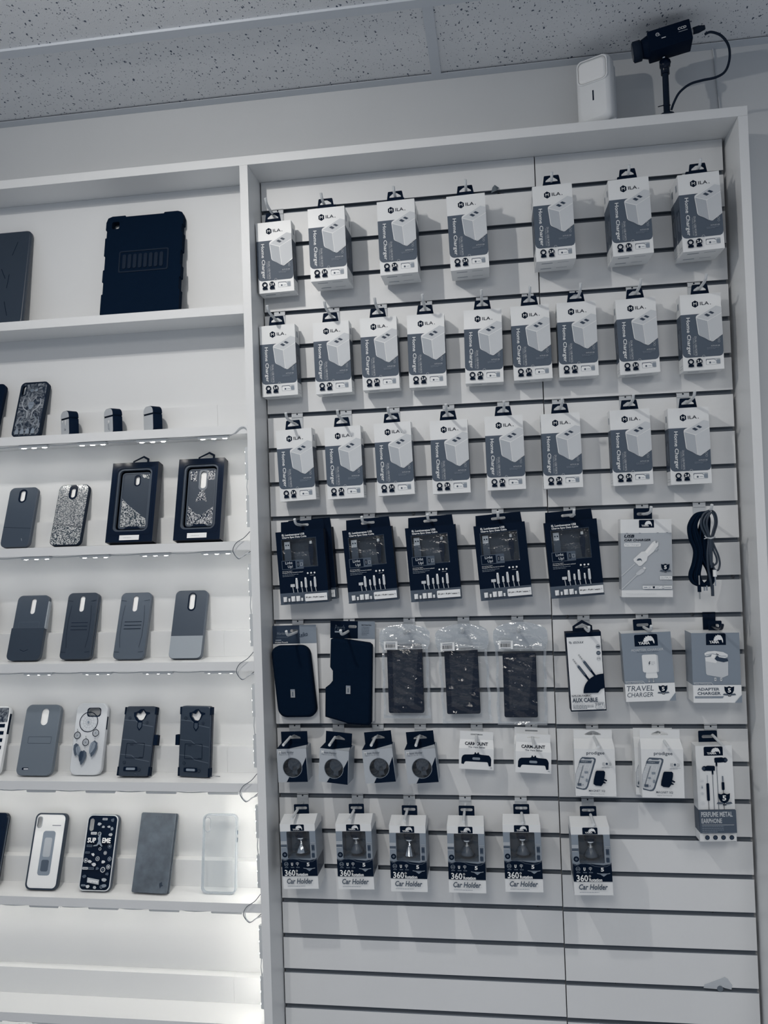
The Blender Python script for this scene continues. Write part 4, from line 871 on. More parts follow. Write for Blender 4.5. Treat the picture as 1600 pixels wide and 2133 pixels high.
# ------------------------------------------------------------ earphone box
def g_ear(p):
    yama(p, 16, 2, 53, 20, 3)
    def bud(x, y, s):
        p.poly([(x - s * 3, y - 5), (x + s * 10, y - 5.6), (x + s * 13, y - 4.5), (x + s * 13, y + 4.5), (x + s * 4, y + 5), (x - s * 1, y + 4.5), (x - s * 4, y + 5), (x - s * 4.5, y - 3)], 'navy'); p.disc(x + s * 16, y, 5.0, 'navy'); p.disc(x + s * 18, y, 3.4, 'dk')
        p.rect(x - 2.5, y + 4, x + 1, y + 12, 'navy')
    bud(40, 29, 1); bud(31.5, 45, -1)
    p.line([(39.3, 38), (39.3, 126)], 1.0, 'gp'); p.line([(30.5, 54), (30.5, 126)], 1.0, 'gp'); p.line([(20, 58), (20, 74)], .9, 'gp2'); p.rr(17.2, 74, 22.8, 109, 2, 'navy'); p.line([(20, 108), (20, 126)], 1.0, 'navy')
    p.rr(48.2, 60, 50.8, 72, 1, 'gp2'); p.rr(46.8, 72, 52.2, 88, 2, 'navy'); p.line([(49.5, 88), (49.5, 126)], 1.0, 'navy')
    for y in (62, 65, 68): p.line([(48.2, y), (50.8, y)], .7, 'navy')
    for k, y in enumerate((69, 81, 94, 113)): p.ringd(8.5, y, 3.8, 3.4, 'gp4')
    p.poly([(8.5, 77.5), (10, 82), (8.5, 84.5), (7, 82)], 'gp2'); p.ringd(8.5, 94, 1.8, 1.2, 'gp2'); p.line([(6, 69), (11, 69)], .6, 'gp2'); p.ringd(8.5, 113, 1.8, 1.2, 'gp4')
    badge(p, 50, 105, 11.5)
    p.rect(0, 127, 71, 172, 'gp'); p.text('PERFUME METAL', 3.5, 130, 64, 140, 'gp4', .02); p.text('EARPHONE', 3.5, 143, 43, 152.5, 'gp4', .02); p.line([(4, 155.5), (66, 156)], .7, 'gp4'); microlines(p, 4, 158.2, 46, 4, 3.6, 'gp2', 1.1, 6)
    for x in (13, 28.5, 44, 60): p.disc(x, 180.5, 4.6, 'navy'); p.disc(x, 180.5, 3.6, 'dk')
EAR = yama_box('earphone_box', 'tall narrow white YAMA metal earphone box, rightmost and lowest of its row', 'earphone box', 71, 190, 30, [(0, 127, 'card'), (127, 172, 'gp'), (172, 190, 'card')], -.002, g_ear)
USED.add(EAR.name); EAR.location = (.9140, -.042, -1.2718 - .095); EAR.rotation_euler = (0, R(-.6), R(3))

# ------------------------------------------------------------ car holder boxes
def ch_proto(kind):
    t = thing('holder_box', None, 'holder box', group='windowed car holder boxes'); W_, H_, D_ = .075, .134, .062; Y = lambda y: H_ - y / 1000; X = lambda x: (x - 37.5) / 1000
    win = rrect(X(13.5), Y(71.5), X(62.5), Y(15.2), .002, 3)
    b = MB(); b.prism([[(-W_ / 2, .027), (W_ / 2, .027), (W_ / 2, Y(15)), (-W_ / 2, Y(15))], win], 0, .0006, 'gp2')
    b.box(-W_ / 2, W_ / 2, 0, D_, Y(15), H_, 'card'); b.box(-W_ / 2, W_ / 2, 0, D_, 0, .027, 'card')
    for x0, x1 in ((-W_ / 2, -W_ / 2 + .0006), (W_ / 2 - .0006, W_ / 2)):
        b.box(x0, x1, .0006, D_, .058, Y(15), 'gp2'); b.box(x0, x1, .0006, D_, .027, .058, 'dk')
    b.box(-W_ / 2 + .0006, W_ / 2 - .0006, D_ - .0006, D_, .027, Y(15), 'gp')
    b.box(X(12), X(12.6), .0006, .040, Y(73), Y(15.1), 'gp'); b.box(X(63.4), X(64), .0006, .040, Y(73), Y(15.1), 'gp'); b.box(X(12.6), X(63.4), .040, .0406, Y(73), Y(15.1), 'gp'); b.box(X(12.6), X(63.4), .0006, .040, Y(73), Y(72.4), 'gp')
    yr, zr = .036, H_ + .009   # roof
    b.add([(-W_ / 2, 0, H_), (W_ / 2, 0, H_), (W_ / 2 - .001, yr, zr), (-W_ / 2 + .001, yr, zr)], [(0, 1, 2, 3)], 'card'); b.add([(-W_ / 2, D_, H_), (-W_ / 2 + .001, yr, zr), (W_ / 2 - .001, yr, zr), (W_ / 2, D_, H_)], [(0, 1, 2, 3)], 'card')
    b.add([(W_ / 2, 0, H_), (W_ / 2, D_, H_), (W_ / 2 - .001, yr, zr)], [(0, 1, 2)], 'card'); b.add([(-W_ / 2, 0, H_), (-W_ / 2 + .001, yr, zr), (-W_ / 2, D_, H_)], [(0, 1, 2)], 'card')
    b.build('carton', t)
    slot_tab(t, .0325, .021, rrect(-.0125, .010, .0125, .0158, .0028, 3), y=yr + .0004, z0=zr - .001, dx=.002)
    v = MB(); v.cap([win], .0003, 'pane'); v.build('clear_window', t)
    g = MB(); dark = 'smoke'; cone = 'chrome' if kind else 'smoke'; cx, cy = .001, .021
    g.lathe([(.006, Y(15.5)), (.0065, Y(18)), (.0115, Y(25)), (.0120, Y(29)), (.0105, Y(33))], (cx, cy, 0), 'navy', 18)
    g.lathe([(.0108, Y(33)), (.0112, Y(35)), (.0100, Y(36.5)), (.0030, Y(37))], (cx, cy, 0), 'chrome', 18); g.lathe([(.0032, Y(36.5)), (.0026, Y(45)), (.0048, Y(46)), (.0048, Y(49))], (cx, cy, 0), 'chrome' if kind else 'steel', 14)
    if kind == 2:
        for k in range(14):
            a = 2 * pi * k / 14; a2 = a + .36; g.add([(cx + .0045 * cos(a), cy + .0045 * sin(a), Y(48)), (cx + .0125 * cos(a), cy + .0125 * sin(a), Y(66)), (cx + .0125 * cos(a2), cy + .0125 * sin(a2), Y(67)), (cx + .0045 * cos(a2), cy + .0045 * sin(a2), Y(48))], [(0, 1, 2, 3)], 'chrome')
    else: g.lathe([(.0045, Y(47)), (.0075, Y(51)), (.0145, Y(62)), (.0142, Y(65)), (.006, Y(66))], (cx, cy, 0), cone, 22)
    g.build('magnetic_holder', t)
    p = Print(75, 134, 0.0)
    lg = Print(75, 134, 0.0); yama(lg, 22.5, 1, 52, 14.5, 2); lg.build('logo', t)
    p.rect(0, 35, 13, 42, 'gp3'); p.rect(0, 42, 13, 47, 'gp'); p.rect(0, 47.5, 11, 48.5, 'gp4'); p.disc(7.5, 63, 5.5, 'navy'); p.disc(7.5, 63, 2.6, 'gp')
    p.rect(64.5, 38, 74, 39, 'gp3'); p.rr(65, 43, 72, 55, .8, 'gp'); p.rr(66, 45, 71, 53, .6, 'dk'); p.frame(64.3, 41, 74, 72, .8, 'gp3', 1.5); p.rr(65, 60, 71.5, 69, 1.5, 'dk')
    p.poly([(0, 107), (75, 107), (75, 70), (71, 73), (60, 75), (45, 73.5), (36, 72), (15, 72), (9, 75), (0, 71)], 'navy')
    p.line([(0, 71), (5, 75.5), (11, 72.5), (20, 70.8), (33, 72.5), (42, 76.5), (54, 78), (66, 77), (75, 72)], .9, 'gp')
    p.ringd(9.5, 82, 4.4, 3.6, 'gp2'); p.text('360', 6.5, 80.6, 12.5, 83.4, 'gp2', .02); p.text('U', 20, 79, 24, 85.5, 'paper', .05); p.frame(30.5, 78.5, 36.5, 83, .9, 'gp3', 1.5); p.line([(33.5, 78), (33.5, 86)], 1.0, 'gp3')
    for x in (6, 19, 30.5): p.rect(x, 87.6, x + 7.5, 89.8, 'gp')
    p.text('5', 53.5, 79, 59.5, 86.5, 'paper', .03); p.line([(46, 90), (51, 91), (66, 91), (71, 90)], 1.4, 'gp2'); p.poly([(52, 92), (65, 92), (58.5, 96.5)], 'gp2')
    p.text('360', 5.5, 93, 28, 106, 'paper', .02); p.ringd(31.5, 95.5, 2.1, 1.3, 'paper', 14); p.text('Rotation', 30, 99.5, 55, 106, 'paper', .035)
    p.text('Car Holder', 9, 111, 65, 122, 'gp', .025, .22); microlines(p, 10, 126.5, 64, 1, 2, 'gp2', .9, 4)
    p.build('printed_front', t); return t
CH = [ch_proto(0), ch_proto(1), ch_proto(2)]
for i, (x, z, a, kd, yw) in enumerate([(.0655, -1.3985, 2.0, 1, 0), (.1835, -1.3962, 1.2, 0, 0), (.2948, -1.3978, .2, 2, 0), (.4136, -1.3969, .1, 0, 0), (.5266, -1.3920, .6, 0, 0), (.6616, -1.3942, 1.3, 0, 0)]):
    hang(CH[kd], 'windowed car holder box%s, %s from the left' % ({0: '', 1: ' with a silver cone', 2: ' with a bright chrome cone'}[kd], ORD[i]), x, -.085, z, .134, a, yaw=yw)

# scraps in the grooves
b = MB(); b.add([(0, 0, 0), (.012, -.006, .002), (.017, -.002, .009), (.008, -.009, .013), (.003, -.004, .010), (.010, .0, .006)], [(0, 1, 3), (1, 2, 3), (0, 3, 4), (3, 2, 5), (4, 3, 5)], 'foil'); o = b.build('foil_scrap'); o.location = (.513, -.001, -.006)
tag(o, 'small crumpled grey scrap stuck in the topmost groove', 'scrap')
b = MB(); b.prism([[(-.028, -.006), (.004, -.0075), (.006, .002), (.012, -.004), (.026, -.007), (.028, .002), (.020, .014), (.014, .018), (.006, .014), (-.026, .001)]], -.0012, -.0004, 'tape'); b.prism([circ(.004, -.006, .006, 12)], -.0018, -.0012, 'foil'); o = b.build('tape_scrap'); o.location = (.911, 0, -1.674)
tag(o, 'torn piece of cloudy tape across a low groove at the right', 'tape')

# ------------------------------------------------------------ phone cases on the shelves
def case(label, w, h, t, r, m, holes=(), rim=None, plate=None, loc=(0, 0, 0), lean=20, yaw=0, name='phone_case', cat='phone case', group=None, thick=.0016, insert=False):
    o = thing(name, label, cat, loc, (R(-lean), 0, R(yaw)), group)
    out = rrect(-w / 2, 0, w / 2, h, r, 6); inn = rrect(-w / 2 + .0022, .0022, w / 2 - .0022, h - .0022, max(r - .0022, .002), 6)
    e = .0016; b = MB(); o2 = rrect(-w / 2 + e, e, w / 2 - e, h - e, r - e * .5, 6)
    b.cap([o2] + [list(hh) for hh in holes], -t, m)                       # outer face
    n = len(out)
    for (la, ya), (lb, yb) in (((o2, -t), (out, -t + e)),):
        b.add([(x, ya, z) for x, z in la] + [(x, yb, z) for x, z in lb], [((k + 1) % n, k, n + k, n + (k + 1) % n) for k in range(n)], rim or m, True)
    b.add([(x, -t + e, z) for x, z in out] + [(x, 0, z) for x, z in out], [((k + 1) % n, k, n + k, n + (k + 1) % n) for k in range(n)], rim or m, True)
    b.add([(x, 0, z) for x, z in out] + [(x, 0, z) for x, z in inn], [((k + 1) % n, k, n + k, n + (k + 1) % n) for k in range(n)], rim or m)
    b.add([(x, 0, z) for x, z in inn] + [(x, -t + thick, z) for x, z in inn], [((k + 1) % n, k, n + k, n + (k + 1) % n) for k in range(n)], rim or m, True)
    b.cap([inn] + [list(hh) for hh in holes], -t + thick, m, False)
    for hh in holes:
        l = list(hh); q = len(l)
        if area2(l) < 0: l.reverse()
        b.add([(x, -t, z) for x, z in l] + [(x, -t + thick, z) for x, z in l], [(k, (k + 1) % q, q + (k + 1) % q, q + k) for k in range(q)], rim or m, True)
    b.build('shell', o)
    if insert:
        b = MB(); b.prism([rrect(-w / 2 + .004, .006, w / 2 - .004, h - .0035, max(r - .004, .002), 4)], -t + thick + .0012, -t + thick + .0020, 'cream'); b.build('bright_backing', o)  # pale sheet added so the camera cut-out reads bright
    return o
def onface(o, w, h, t, fn, name='print', label=None, mm=True):
    p = Print(w * 1000, h * 1000, -t); fn(p); return p.build(name, o, label)
def ring_part(o, loop, inner, y0, y1, m, name, label=None):
    b = MB(); b.prism([loop, inner], y0, y1, m); return b.build(name, o, label)
pill = lambda cx, top, w, h, H: rrect(cx - w / 2, H - top - h, cx + w / 2, H - top, w / 2 - .0002, 6)
G = 'phone cases shown on the shelves'
Z = shelf_z
YB0 = -.055
def at(x, i, y=YB0): return (x, y, Z[i])

# tablets, top shelf
def tablet(label, x, w, h, m, fn, seed):
    o = thing('tablet_case', label, 'tablet case', at(x, 0, -.047), (R(-11), 0, 0), 'tablet cases on the top shelf'); return o
o = tablet('black rugged tablet case with stepped edges and an embossed bar', -.266, .182, .246, 'rubber', None, 0)
w, h = .184, .248; lo = []
steps = [(0, 0), (.25, 1), (.36, 0), (.44, 1), (.60, 0), (.66, 1), (.85, 0), (1, 0)]
left = [(-w / 2 + (.003 if s else 0), h * z) for z, s in [(.03, 0), (.22, 0), (.225, 1), (.34, 1), (.345, 0), (.46, 0), (.465, 1), (.60, 1), (.605, 0), (.78, 0), (.785, 1), (.86, 1), (.865, 0), (.94, 0)]]
right = [(-x, z) for x, z in left]
loop = [(-w / 2 + .006, 0)] + [(w / 2 - .006, 0)] + right + [(w / 2 - .004, h * .985), (w / 2 - .014, h), (w / 2 - .045, h), (w / 2 - .047, h - .003), (-w / 2 + .047, h - .003), (-w / 2 + .045, h), (-w / 2 + .014, h), (-w / 2 + .004, h * .985)] + left[::-1]
hole = rrect(-w / 2 + .014, h - .032, -w / 2 + .032, h - .014, .004, 4)
b = MB(); b.prism([loop, hole], -.016, -.0005, 'cloth'); b.build('shell', o)
b = MB(); fr = [rrect(-.055, .105, .062, .158, .004, 3), rrect(-.052, .108, .059, .155, .003, 3)]; b.prism(fr, -.0172, -.0161, 'rubber')
for k in range(8): b.prism([rrect(-.046 + k * .0125, .114, -.038 + k * .0125, .149, .0035, 3)], -.0175, -.0161, 'rubber')
b.build('embossed_bar', o)
o = thing('tablet_case', 'dark slate tablet folio with scored lines, cut by the left edge of the picture', 'tablet case', at(-.637, 0, -.050), (R(-12), 0, 0), 'tablet cases on the top shelf')
b = MB(); b.bev(rrect(-.092, 0, .092, .236, .011, 6), -.013, 0, .003, 'caseB'); b.build('cover', o)
def fnl(p):
    for a in [((154, 28), (143, 62)), ((141, 110), (138, 145)), ((136, 178), (146, 214)), ((120, 95), (132, 120))]: p.line(a, 1.2, 'navy')
onface(o, .184, .236, .013, fnl, 'scored_lines')

# shelf 2
w, h, t = .068, .140, .010
o = case('phone case with a dark printed creature artwork and black bumper', w, h, t, .011, 'art', [rrect(-.029, .108, -.0205, .130, .003, 4)], 'rubber', loc=at(-.5430, 1, -.052), lean=20, group=G)
ring_part(o, rrect(-w / 2, 0, w / 2, h, .011, 6), rrect(-w / 2 + .0035, .0035, w / 2 - .0035, h - .0035, .009, 6), -t - .0008, -t + .0005, 'rubber', 'bumper')
ring_part(o, rrect(-.0315, .1055, -.018, .1335, .004, 4), rrect(-.029, .108, -.0205, .130, .003, 4), -t - .0006, -t + .0005, 'rubber', 'camera_frame')
def fart(p):
    for s in (-1, 1):
        p.line([(34 + s * 3, 50), (34 + s * 6, 44), (34 + s * 9, 42), (34 + s * 10, 38)], 1.2, 'gp3'); p.line([(34 + s * 21, 44), (34 + s * 23, 56), (34 + s * 17, 68), (34 + s * 7, 75), (34 + s * 5, 92)], 2.0, 'gp3'); p.line([(34 + s * 10, 84), (34 + s * 19, 98), (34 + s * 12, 116)], 1.4, 'gp2')
        p.line([(34 + s * 24, 92), (34 + s * 27, 110), (34 + s * 20, 126)], 1.5, 'gp2')
    p.poly([(28, 52), (40, 52), (41, 62), (37, 70), (34, 72), (31, 70), (27, 62)], 'gp2'); p.line([(29, 55), (39, 55)], .7, 'dk'); p.line([(29, 59), (39, 59)], .7, 'dk')
    p.disc(30, 22, 4, 'gp2'); p.disc(41, 22, 3.6, 'gp2'); p.ringd(30, 22, 2.4, 1.6, 'dk')
    for x in (12, 25, 38, 51): p.poly([(x - 5, 134), (x + 5, 134), (x + 4, 124), (x, 118), (x - 4, 124)], 'gp2')
onface(o, w, h, t, fart, 'artwork')
case('dark phone case cut off by the left edge, beside the creature case', .068, .142, .010, .012, 'navy', loc=at(-.6510, 1, -.052), lean=20, group=G)

# earbud cases
def earbud(label, x, kind):
    o = thing('earbud_case', label, 'earbud case', (x, -.052, Z[1]), (0, 0, R(-37)), 'earbud cases on the second shelf')
    w, h, d = .043, .056, .022
    lower = rrect(-w / 2, 0, w / 2, .0375, .006, 4, (1, 1, 0, 0)); upper = rrect(-w / 2, .0395, w / 2, h, .0135, 6, (0, 0, 1, 1))
    for nm, lp in (('body', lower), ('lid', upper)):
        b = MB(); b.bev(lp, -d / 2, d / 2, .0008, 'navy'); b.build(nm, o)
        b = MB(); cx = 0; q = [(xx * .93, (lp[0][1] if False else (zz - .019) * .93 + .019 if nm == 'body' else (zz - .0475) * .90 + .0475)) for xx, zz in lp]; b.prism([q], -d / 2 - .0006, -d / 2, 'gp4'); b.build('face_plate', o)
    b = MB(); b.box(-w / 2 + .001, w / 2 - .001, -d / 2 + .001, d / 2 - .001, .0374, .0396, 'navy'); b.build('seam', o)
    p = Print(43, 56, -d / 2 - .0007)
    if kind == 0: p.poly([(7, 20), (14, 20), (12, 26), (9, 24)], 'cream'); p.poly([(22, 20), (32, 20), (26, 34), (23, 28)], 'cream'); p.line([(20, 38), (22, 43), (27, 42), (25, 40)], 1.0, 'gp')
    elif kind == 1: p.disc(24, 29, 3.2, 'cream'); p.line([(20, 34), (22, 46), (25, 46)], 1.4, 'gp2'); p.line([(24, 34), (26, 44), (28, 50)], 1.2, 'gp2')
    if kind < 2: p.build('print', o)
    return o
earbud('black earbud case with a pale marbled front, nearest the creature phone case', -.4400, 0)
earbud('black earbud case with a tiny sketch on its pale front, middle of three', -.3370, 1)
earbud('black earbud case with a plain pale front, rightmost of three', -.2440, 2)

# shelf 3
w, h = .0700, .144
o = case('dark slate phone case with one pill-shaped camera cut-out and a lower seam', w, h, .010, .012, 'caseA', [pill(.0, .0085, .0115, .026, h)], insert=True, loc=at(-.5745, 2), lean=19, group=G)
ring_part(o, pill(.0, .005, .0195, .033, h), pill(.0, .0085, .0115, .026, h), -.0103, -.0099, 'navy', 'camera_frame')
onface(o, w, h, .010, lambda p: (p.line([(1, 96), (69, 101)], .5, 'navy'), p.line([(50, 124), (52, 130)], .8, 'gp3')), 'seam_line')
w, h = .0735, .1475
o = case('glittering silver phone case with a black bumper and a diagonal seam', w, h, .010, .012, 'glitA', [pill(.0, .0095, .0105, .023, h)], 'rubber', insert=True, loc=at(-.4540, 2), lean=21, group=G)
ring_part(o, pill(.0, .001, .0205, .036, h), pill(.0, .0095, .0105, .023, h), -.0106, -.0099, 'navyg', 'camera_frame')
onface(o, w, h, .010, lambda p: (p.poly([(2, 97), (72, 106), (72, 139), (66, 146), (8, 146), (2, 139)], 'glitB'), p.line([(1, 96), (72.5, 105)], .9, 'navy')), 'glitter_panel')
def retail(label, x, w, h, glit, hole, kind):
    o = thing('case_box', label, 'boxed phone case', at(x, 2, -.050), (R(-15), 0, 0), 'black boxed glitter cases'); d = .024
    outer = [(-w / 2, 0), (w / 2, 0), (w / 2, h), (-w / 2, h)]; inn = rrect(-w / 2 + .013, .024, w / 2 - .013, h - .013, .012, 6); i2 = rrect(-w / 2 + .017, .028, w / 2 - .017, h - .017, .010, 6)
    b = MB(); b.prism([outer, inn], -d, -d + .003, 'navyg'); b.box(-w / 2, w / 2, -.001, 0, 0, h, 'navyg')
    b.box(-w / 2, -w / 2 + .001, -d + .003, -.001, 0, h, 'navyg'); b.box(w / 2 - .001, w / 2, -d + .003, -.001, 0, h, 'navyg'); b.box(-w / 2, w / 2, -d + .003, -.001, 0, .001, 'navyg'); b.box(-w / 2, w / 2, -d + .003, -.001, h - .001, h, 'navyg'); b.build('carton', o)
    b = MB(); b.prism([rrect(-w / 2 + .006, .016, w / 2 - .006, h - .006, .006, 5), rrect(-w / 2 + .010, .020, w / 2 - .010, h - .010, .006, 5)], -d - .0008, -d, 'navyg'); b.prism([inn, i2], -d + .003, -.014, 'smoke'); b.build('tray', o)
    cw, chh = w - .040, h - .052; b = MB(); z0 = .032; e = [rrect(-cw / 2, z0, cw / 2, z0 + chh, .008, 5)]
    holes = [[(x_, z_ + z0) for x_, z_ in hole(chh)]]
    b.prism(e + holes, -.0125, -.0085, 'caseB'); b.build('glitter_case', o)
    b = MB(); b.prism([rrect(-cw / 2 + .003, z0 + .003, cw / 2 - .003, z0 + chh - .003, .005, 4)], -.0080, -.0074, 'cream'); b.build('bright_backing', o)  # pale sheet added behind the camera hole to brighten it
    p = MB(); q = lambda x_, y_: (x_ * cw / 2, z0 + chh * (1 - y_))
    if kind == 0: polys = [[q(-.88, .46), q(-.3, .60), q(.9, .84), q(.9, .96), q(-.88, .96)], [q(.3, .04), q(.88, .04), q(.9, .13), q(.5, .10)]]
    else: polys = [[q(-.88, .64), q(-.3, .78), q(.1, .80), q(.9, .66), q(.9, .97), q(-.88, .97)], [q(-.12, .38), q(.2, .38), q(.42, .58), q(.1, .54), q(-.4, .58)], [q(-.88, .04), q(-.4, .04), q(-.4, .22), q(-.8, .22)], [q(.35, .04), q(.9, .04), q(.9, .2), q(.4, .2)]]
    for pl in polys: g_ = MB(); g_.cap([pl], -.0127, glit); g_.build('glitter', o)
    p.prism([[q(-.6, 1.0), q(.6, 1.0), q(.35, .955), q(-.35, .955)]], -.0135, -.0128, 'navyg'); p.build('lower_notch', o)
    hl = holes[0]; cx = sum(a for a, _ in hl) / len(hl); cz = sum(a for _, a in hl) / len(hl); ring_part(o, [(cx + (a - cx) * 1.45, cz + (c - cz) * 1.25) for a, c in hl], hl, -.0132, -.0126, 'chrome' if kind else 'navyg', 'camera_frame')
    ring_part(o, rrect(-cw / 2 + .0005, z0 + .0005, cw / 2 - .0005, z0 + chh - .0005, .0075, 5), rrect(-cw / 2 + .0035, z0 + .0035, cw / 2 - .0035, z0 + chh - .0035, .005, 5), -.0134, -.0126, 'smoke', 'case_rim')
    s = Print(w * 1000, h * 1000, -d - .0009); s.rect(w * 1000 * .30, h * 1000 - 15, w * 1000 * .72, h * 1000 - 4, 'paper'); microlines(s, w * 1000 * .38, h * 1000 - 9.5, w * 1000 * .64, 1, 2, 'gp2', 1.0); s.build('sticker', o)
    b = MB(); dx = .006; b.prism([[(dx - .019, 0), (dx - .019, .008), (dx + .006, .020), (dx + .019, .013), (dx + .019, 0)], [(dx - .0155, .0005), (dx + .0145, .0005), (dx + .0145, .010), (dx + .005, .0155), (dx - .0155, .0065)]], -.0015, 0, 'navyg'); k = b.build('hang_tab', o); k.location = (0, -.010, h - .0003)
    return o
retail('black windowed box holding a diagonal glitter phone case, left of two', -.2985, .108, .184, 'glitB', lambda H: rrect(-.0045 + .002, H - .030, .0055 + .002, H - .009, .0049, 6), 0)
retail('black windowed box holding a glitter phone case with a chrome camera ring, right of two', -.1440, .105, .186, 'glitC', lambda H: rrect(-.0075 + .003, H - .046, .0065 + .003, H - .006, .0068, 6), 1)

# shelf 4
w, h = .0775, .150; PZ = lambda x, H, top=.008, ww=.0115, hh=.036: pill(x, top, ww, hh, H)
def chev(p):
    p.frame(14, 62, 64, 77, .7, 'caseD', 2)
    for y in (110, 118, 126): p.line([(28, y), (38, y + 4), (48, y)], 1.3, 'navy'); p.line([(28, y + 1.4), (38, y + 5.4), (48, y + 1.4)], .5, 'caseD')
    p.line([(1, 76), (76, 76)], .8, 'caseD')
o = case('two-tone dark phone case with chevron grooves and a stepped grey side', w, h, .011, .012, 'caseA', [PZ(.003, h)], insert=True, loc=at(-.5590, 3), lean=20, group=G)
b = MB(); b.box(w / 2 - .0002, w / 2 + .0022, -.0105, -.001, h * .48, h * .90, 'caseE'); b.build('side_rail', o, 'lighter grey side rail'); onface(o, w, h, .011, chev, 'grooves')
b = MB(); b.prism([rrect(-w / 2 - .0012, -.0002 + .0003, w / 2 + .0012, h * .49, .012, 5, (1, 1, 0, 0))], -.0118, -.0108, 'caseB'); b.build('lower_cover', o, 'darker lower cover')
def lines3(p, w_=73, dy=0):
    for y in (69, 77, 85): p.rr(w_ / 2 - 19, y + dy, w_ / 2 + 21, y + dy + 1.2, .5, 'navy'); p.rr(w_ / 2 - 19, y + dy + 1.6, w_ / 2 + 21, y + dy + 2.0, .2, 'caseD', up=False)
    for s in (0, 1):
        X = lambda x: x if not s else w_ - x
        p.line([(X(2), 18), (X(15), 20)], .6, 'navy'); p.line([(X(2), 135), (X(14), 136)], .6, 'navy'); p.line([(X(13), 30), (X(10), 60), (X(10), 100), (X(14), 126)], .5, 'navy')
w, h = .0735, .1515
o = case('thick dark phone case with three raised bars and a double rim', w, h, .0145, .011, 'caseB', [PZ(.0, h)], insert=True, loc=at(-.4370, 3, -.050), lean=19, group=G); onface(o, w, h, .0145, lines3, 'raised_bars')
ring_part(o, rrect(-w / 2 - .0012, .002, w / 2 + .0012, h - .002, .011, 6), rrect(-w / 2 + .0005, .0035, w / 2 - .0005, h - .0035, .010, 6), -.0075, -.0045, 'caseA', 'rim_band')
w, h = .0718, .1515
o = case('mid grey phone case with three raised bars', w, h, .011, .011, 'caseD', [PZ(.0, h)], insert=True, loc=at(-.3110, 3), lean=21, group=G); onface(o, w, h, .011, lambda p: lines3(p, 71.8, -2), 'raised_bars')
w, h = .0750, .1535
o = case('dark phone case with a light grey lower third, rightmost on its shelf', w, h, .011, .011, 'caseA', [PZ(.003, h, ww=.0125)], 'caseD', insert=True, loc=at(-.1810, 3), lean=21, group=G)
b = MB(); b.prism([rrect(-w / 2 + .001, .0008, w / 2 - .001, h * .325, .0105, 5, (1, 1, 0, 0))], -.0118, -.0108, 'caseE'); b.build('lower_cover', o, 'light grey lower cover')
ring_part(o, PZ(.003, h, top=.0055, ww=.0185, hh=.042), PZ(.003, h, ww=.0125), -.0116, -.0109, 'navyg', 'camera_frame')
case('dark phone case at the far left, mostly outside the picture', .074, .150, .011, .011, 'caseB', loc=at(-.6900, 3), lean=20, group=G)

# shelf 5
w, h = .0843, .155
o = case('plain mid grey phone case with a kickstand panel', w, h, .012, .014, 'caseC', [PZ(.006, h, top=.009, ww=.0175, hh=.037)], insert=True, loc=at(-.5405, 4), lean=20, group=G)
def kick(p): p.frame(17, 71, 73, 86, .7, 'caseB', 1.5); p.rr(14, 138, 30, 143, 2, 'navy'); p.rr(18, 139.5, 29.5, 142.3, 1.3, 'gp4')
onface(o, w, h, .012, kick, 'kickstand')
w, h = .0745, .156
cut = rrect(-.008, h - .028, .021, h - .012, .006, 5)
o = case('pale silver phone case printed with a dreamcatcher', w, h, .011, .016, 'caseF', [cut], loc=at(-.4235, 4, -.046), lean=17, group=G)
ring_part(o, rrect(-.0105, h - .0305, .0225, h - .0105, .006, 5), cut, -.0115, -.0108, 'navy', 'camera_frame')
def dream(p):
    p.ringd(33, 42, 22.5, 20.6, 'navy', 36)
    for r in (19, 13, 7): p.line([(33 + r * cos(k * 2 * pi / 12 + r), 42 + r * sin(k * 2 * pi / 12 + r)) for k in range(13)], .35, 'gp2')
    for k in range(12): a = k * pi / 6; p.line([(33 + 3 * cos(a), 42 + 3 * sin(a)), (33 + 20.5 * cos(a + .25), 42 + 20.5 * sin(a + .25))], .3, 'gp2')
    p.disc(33, 42, 2.4, 'gp2')
    for x, y, r in ((10.5, 71, 8), (33, 86, 8), (55, 66, 8)):
        p.ringd(x, y, r, r - 1.6, 'navy', 26); p.ringd(x, y, r * .5, r * .42, 'gp2', 16); p.disc(x, y, 1.3, 'gp'); p.line([(x, y - r), (x - 1, y - r - 6)], .8, 'navy'); p.line([(x, y + r), (x, y + r + 6)], .6, 'gp')
        for k in range(6): a = k * pi / 3; p.line([(x, y), (x + (r - 1.5) * cos(a), y + (r - 1.5) * sin(a))], .3, 'gp2')
    def feather(x, y, L, a, m):
        c, s_ = cos(a), sin(a); q = [(0, 0), (.22, .12), (.26, .45), (.16, .8), (.0, 1.0), (-.12, .78), (-.20, .45), (-.18, .15)]; p.poly([(x + (u * c - v * s_) * L, y + (u * s_ + v * c) * L) for u, v in q], m); p.line([(x, y), (x - s_ * L * .95, y + c * L * .95)], .4, 'navy')
    feather(12, 88, 28, -.05, 'gp'); feather(16, 94, 24, -.25, 'gp2'); feather(33, 103, 32, .12, 'gp'); feather(28, 104, 24, .1, 'dk'); feather(56, 82, 36, .12, 'gp'); feather(54, 84, 28, .25, 'gp2')
onface(o, w, h, .011, dream, 'dreamcatcher_print')
b = MB(); b.box(w / 2 - .0006, w / 2 + .0004, -.008, -.003, .098, .126, 'navy'); b.build('side_button', o)
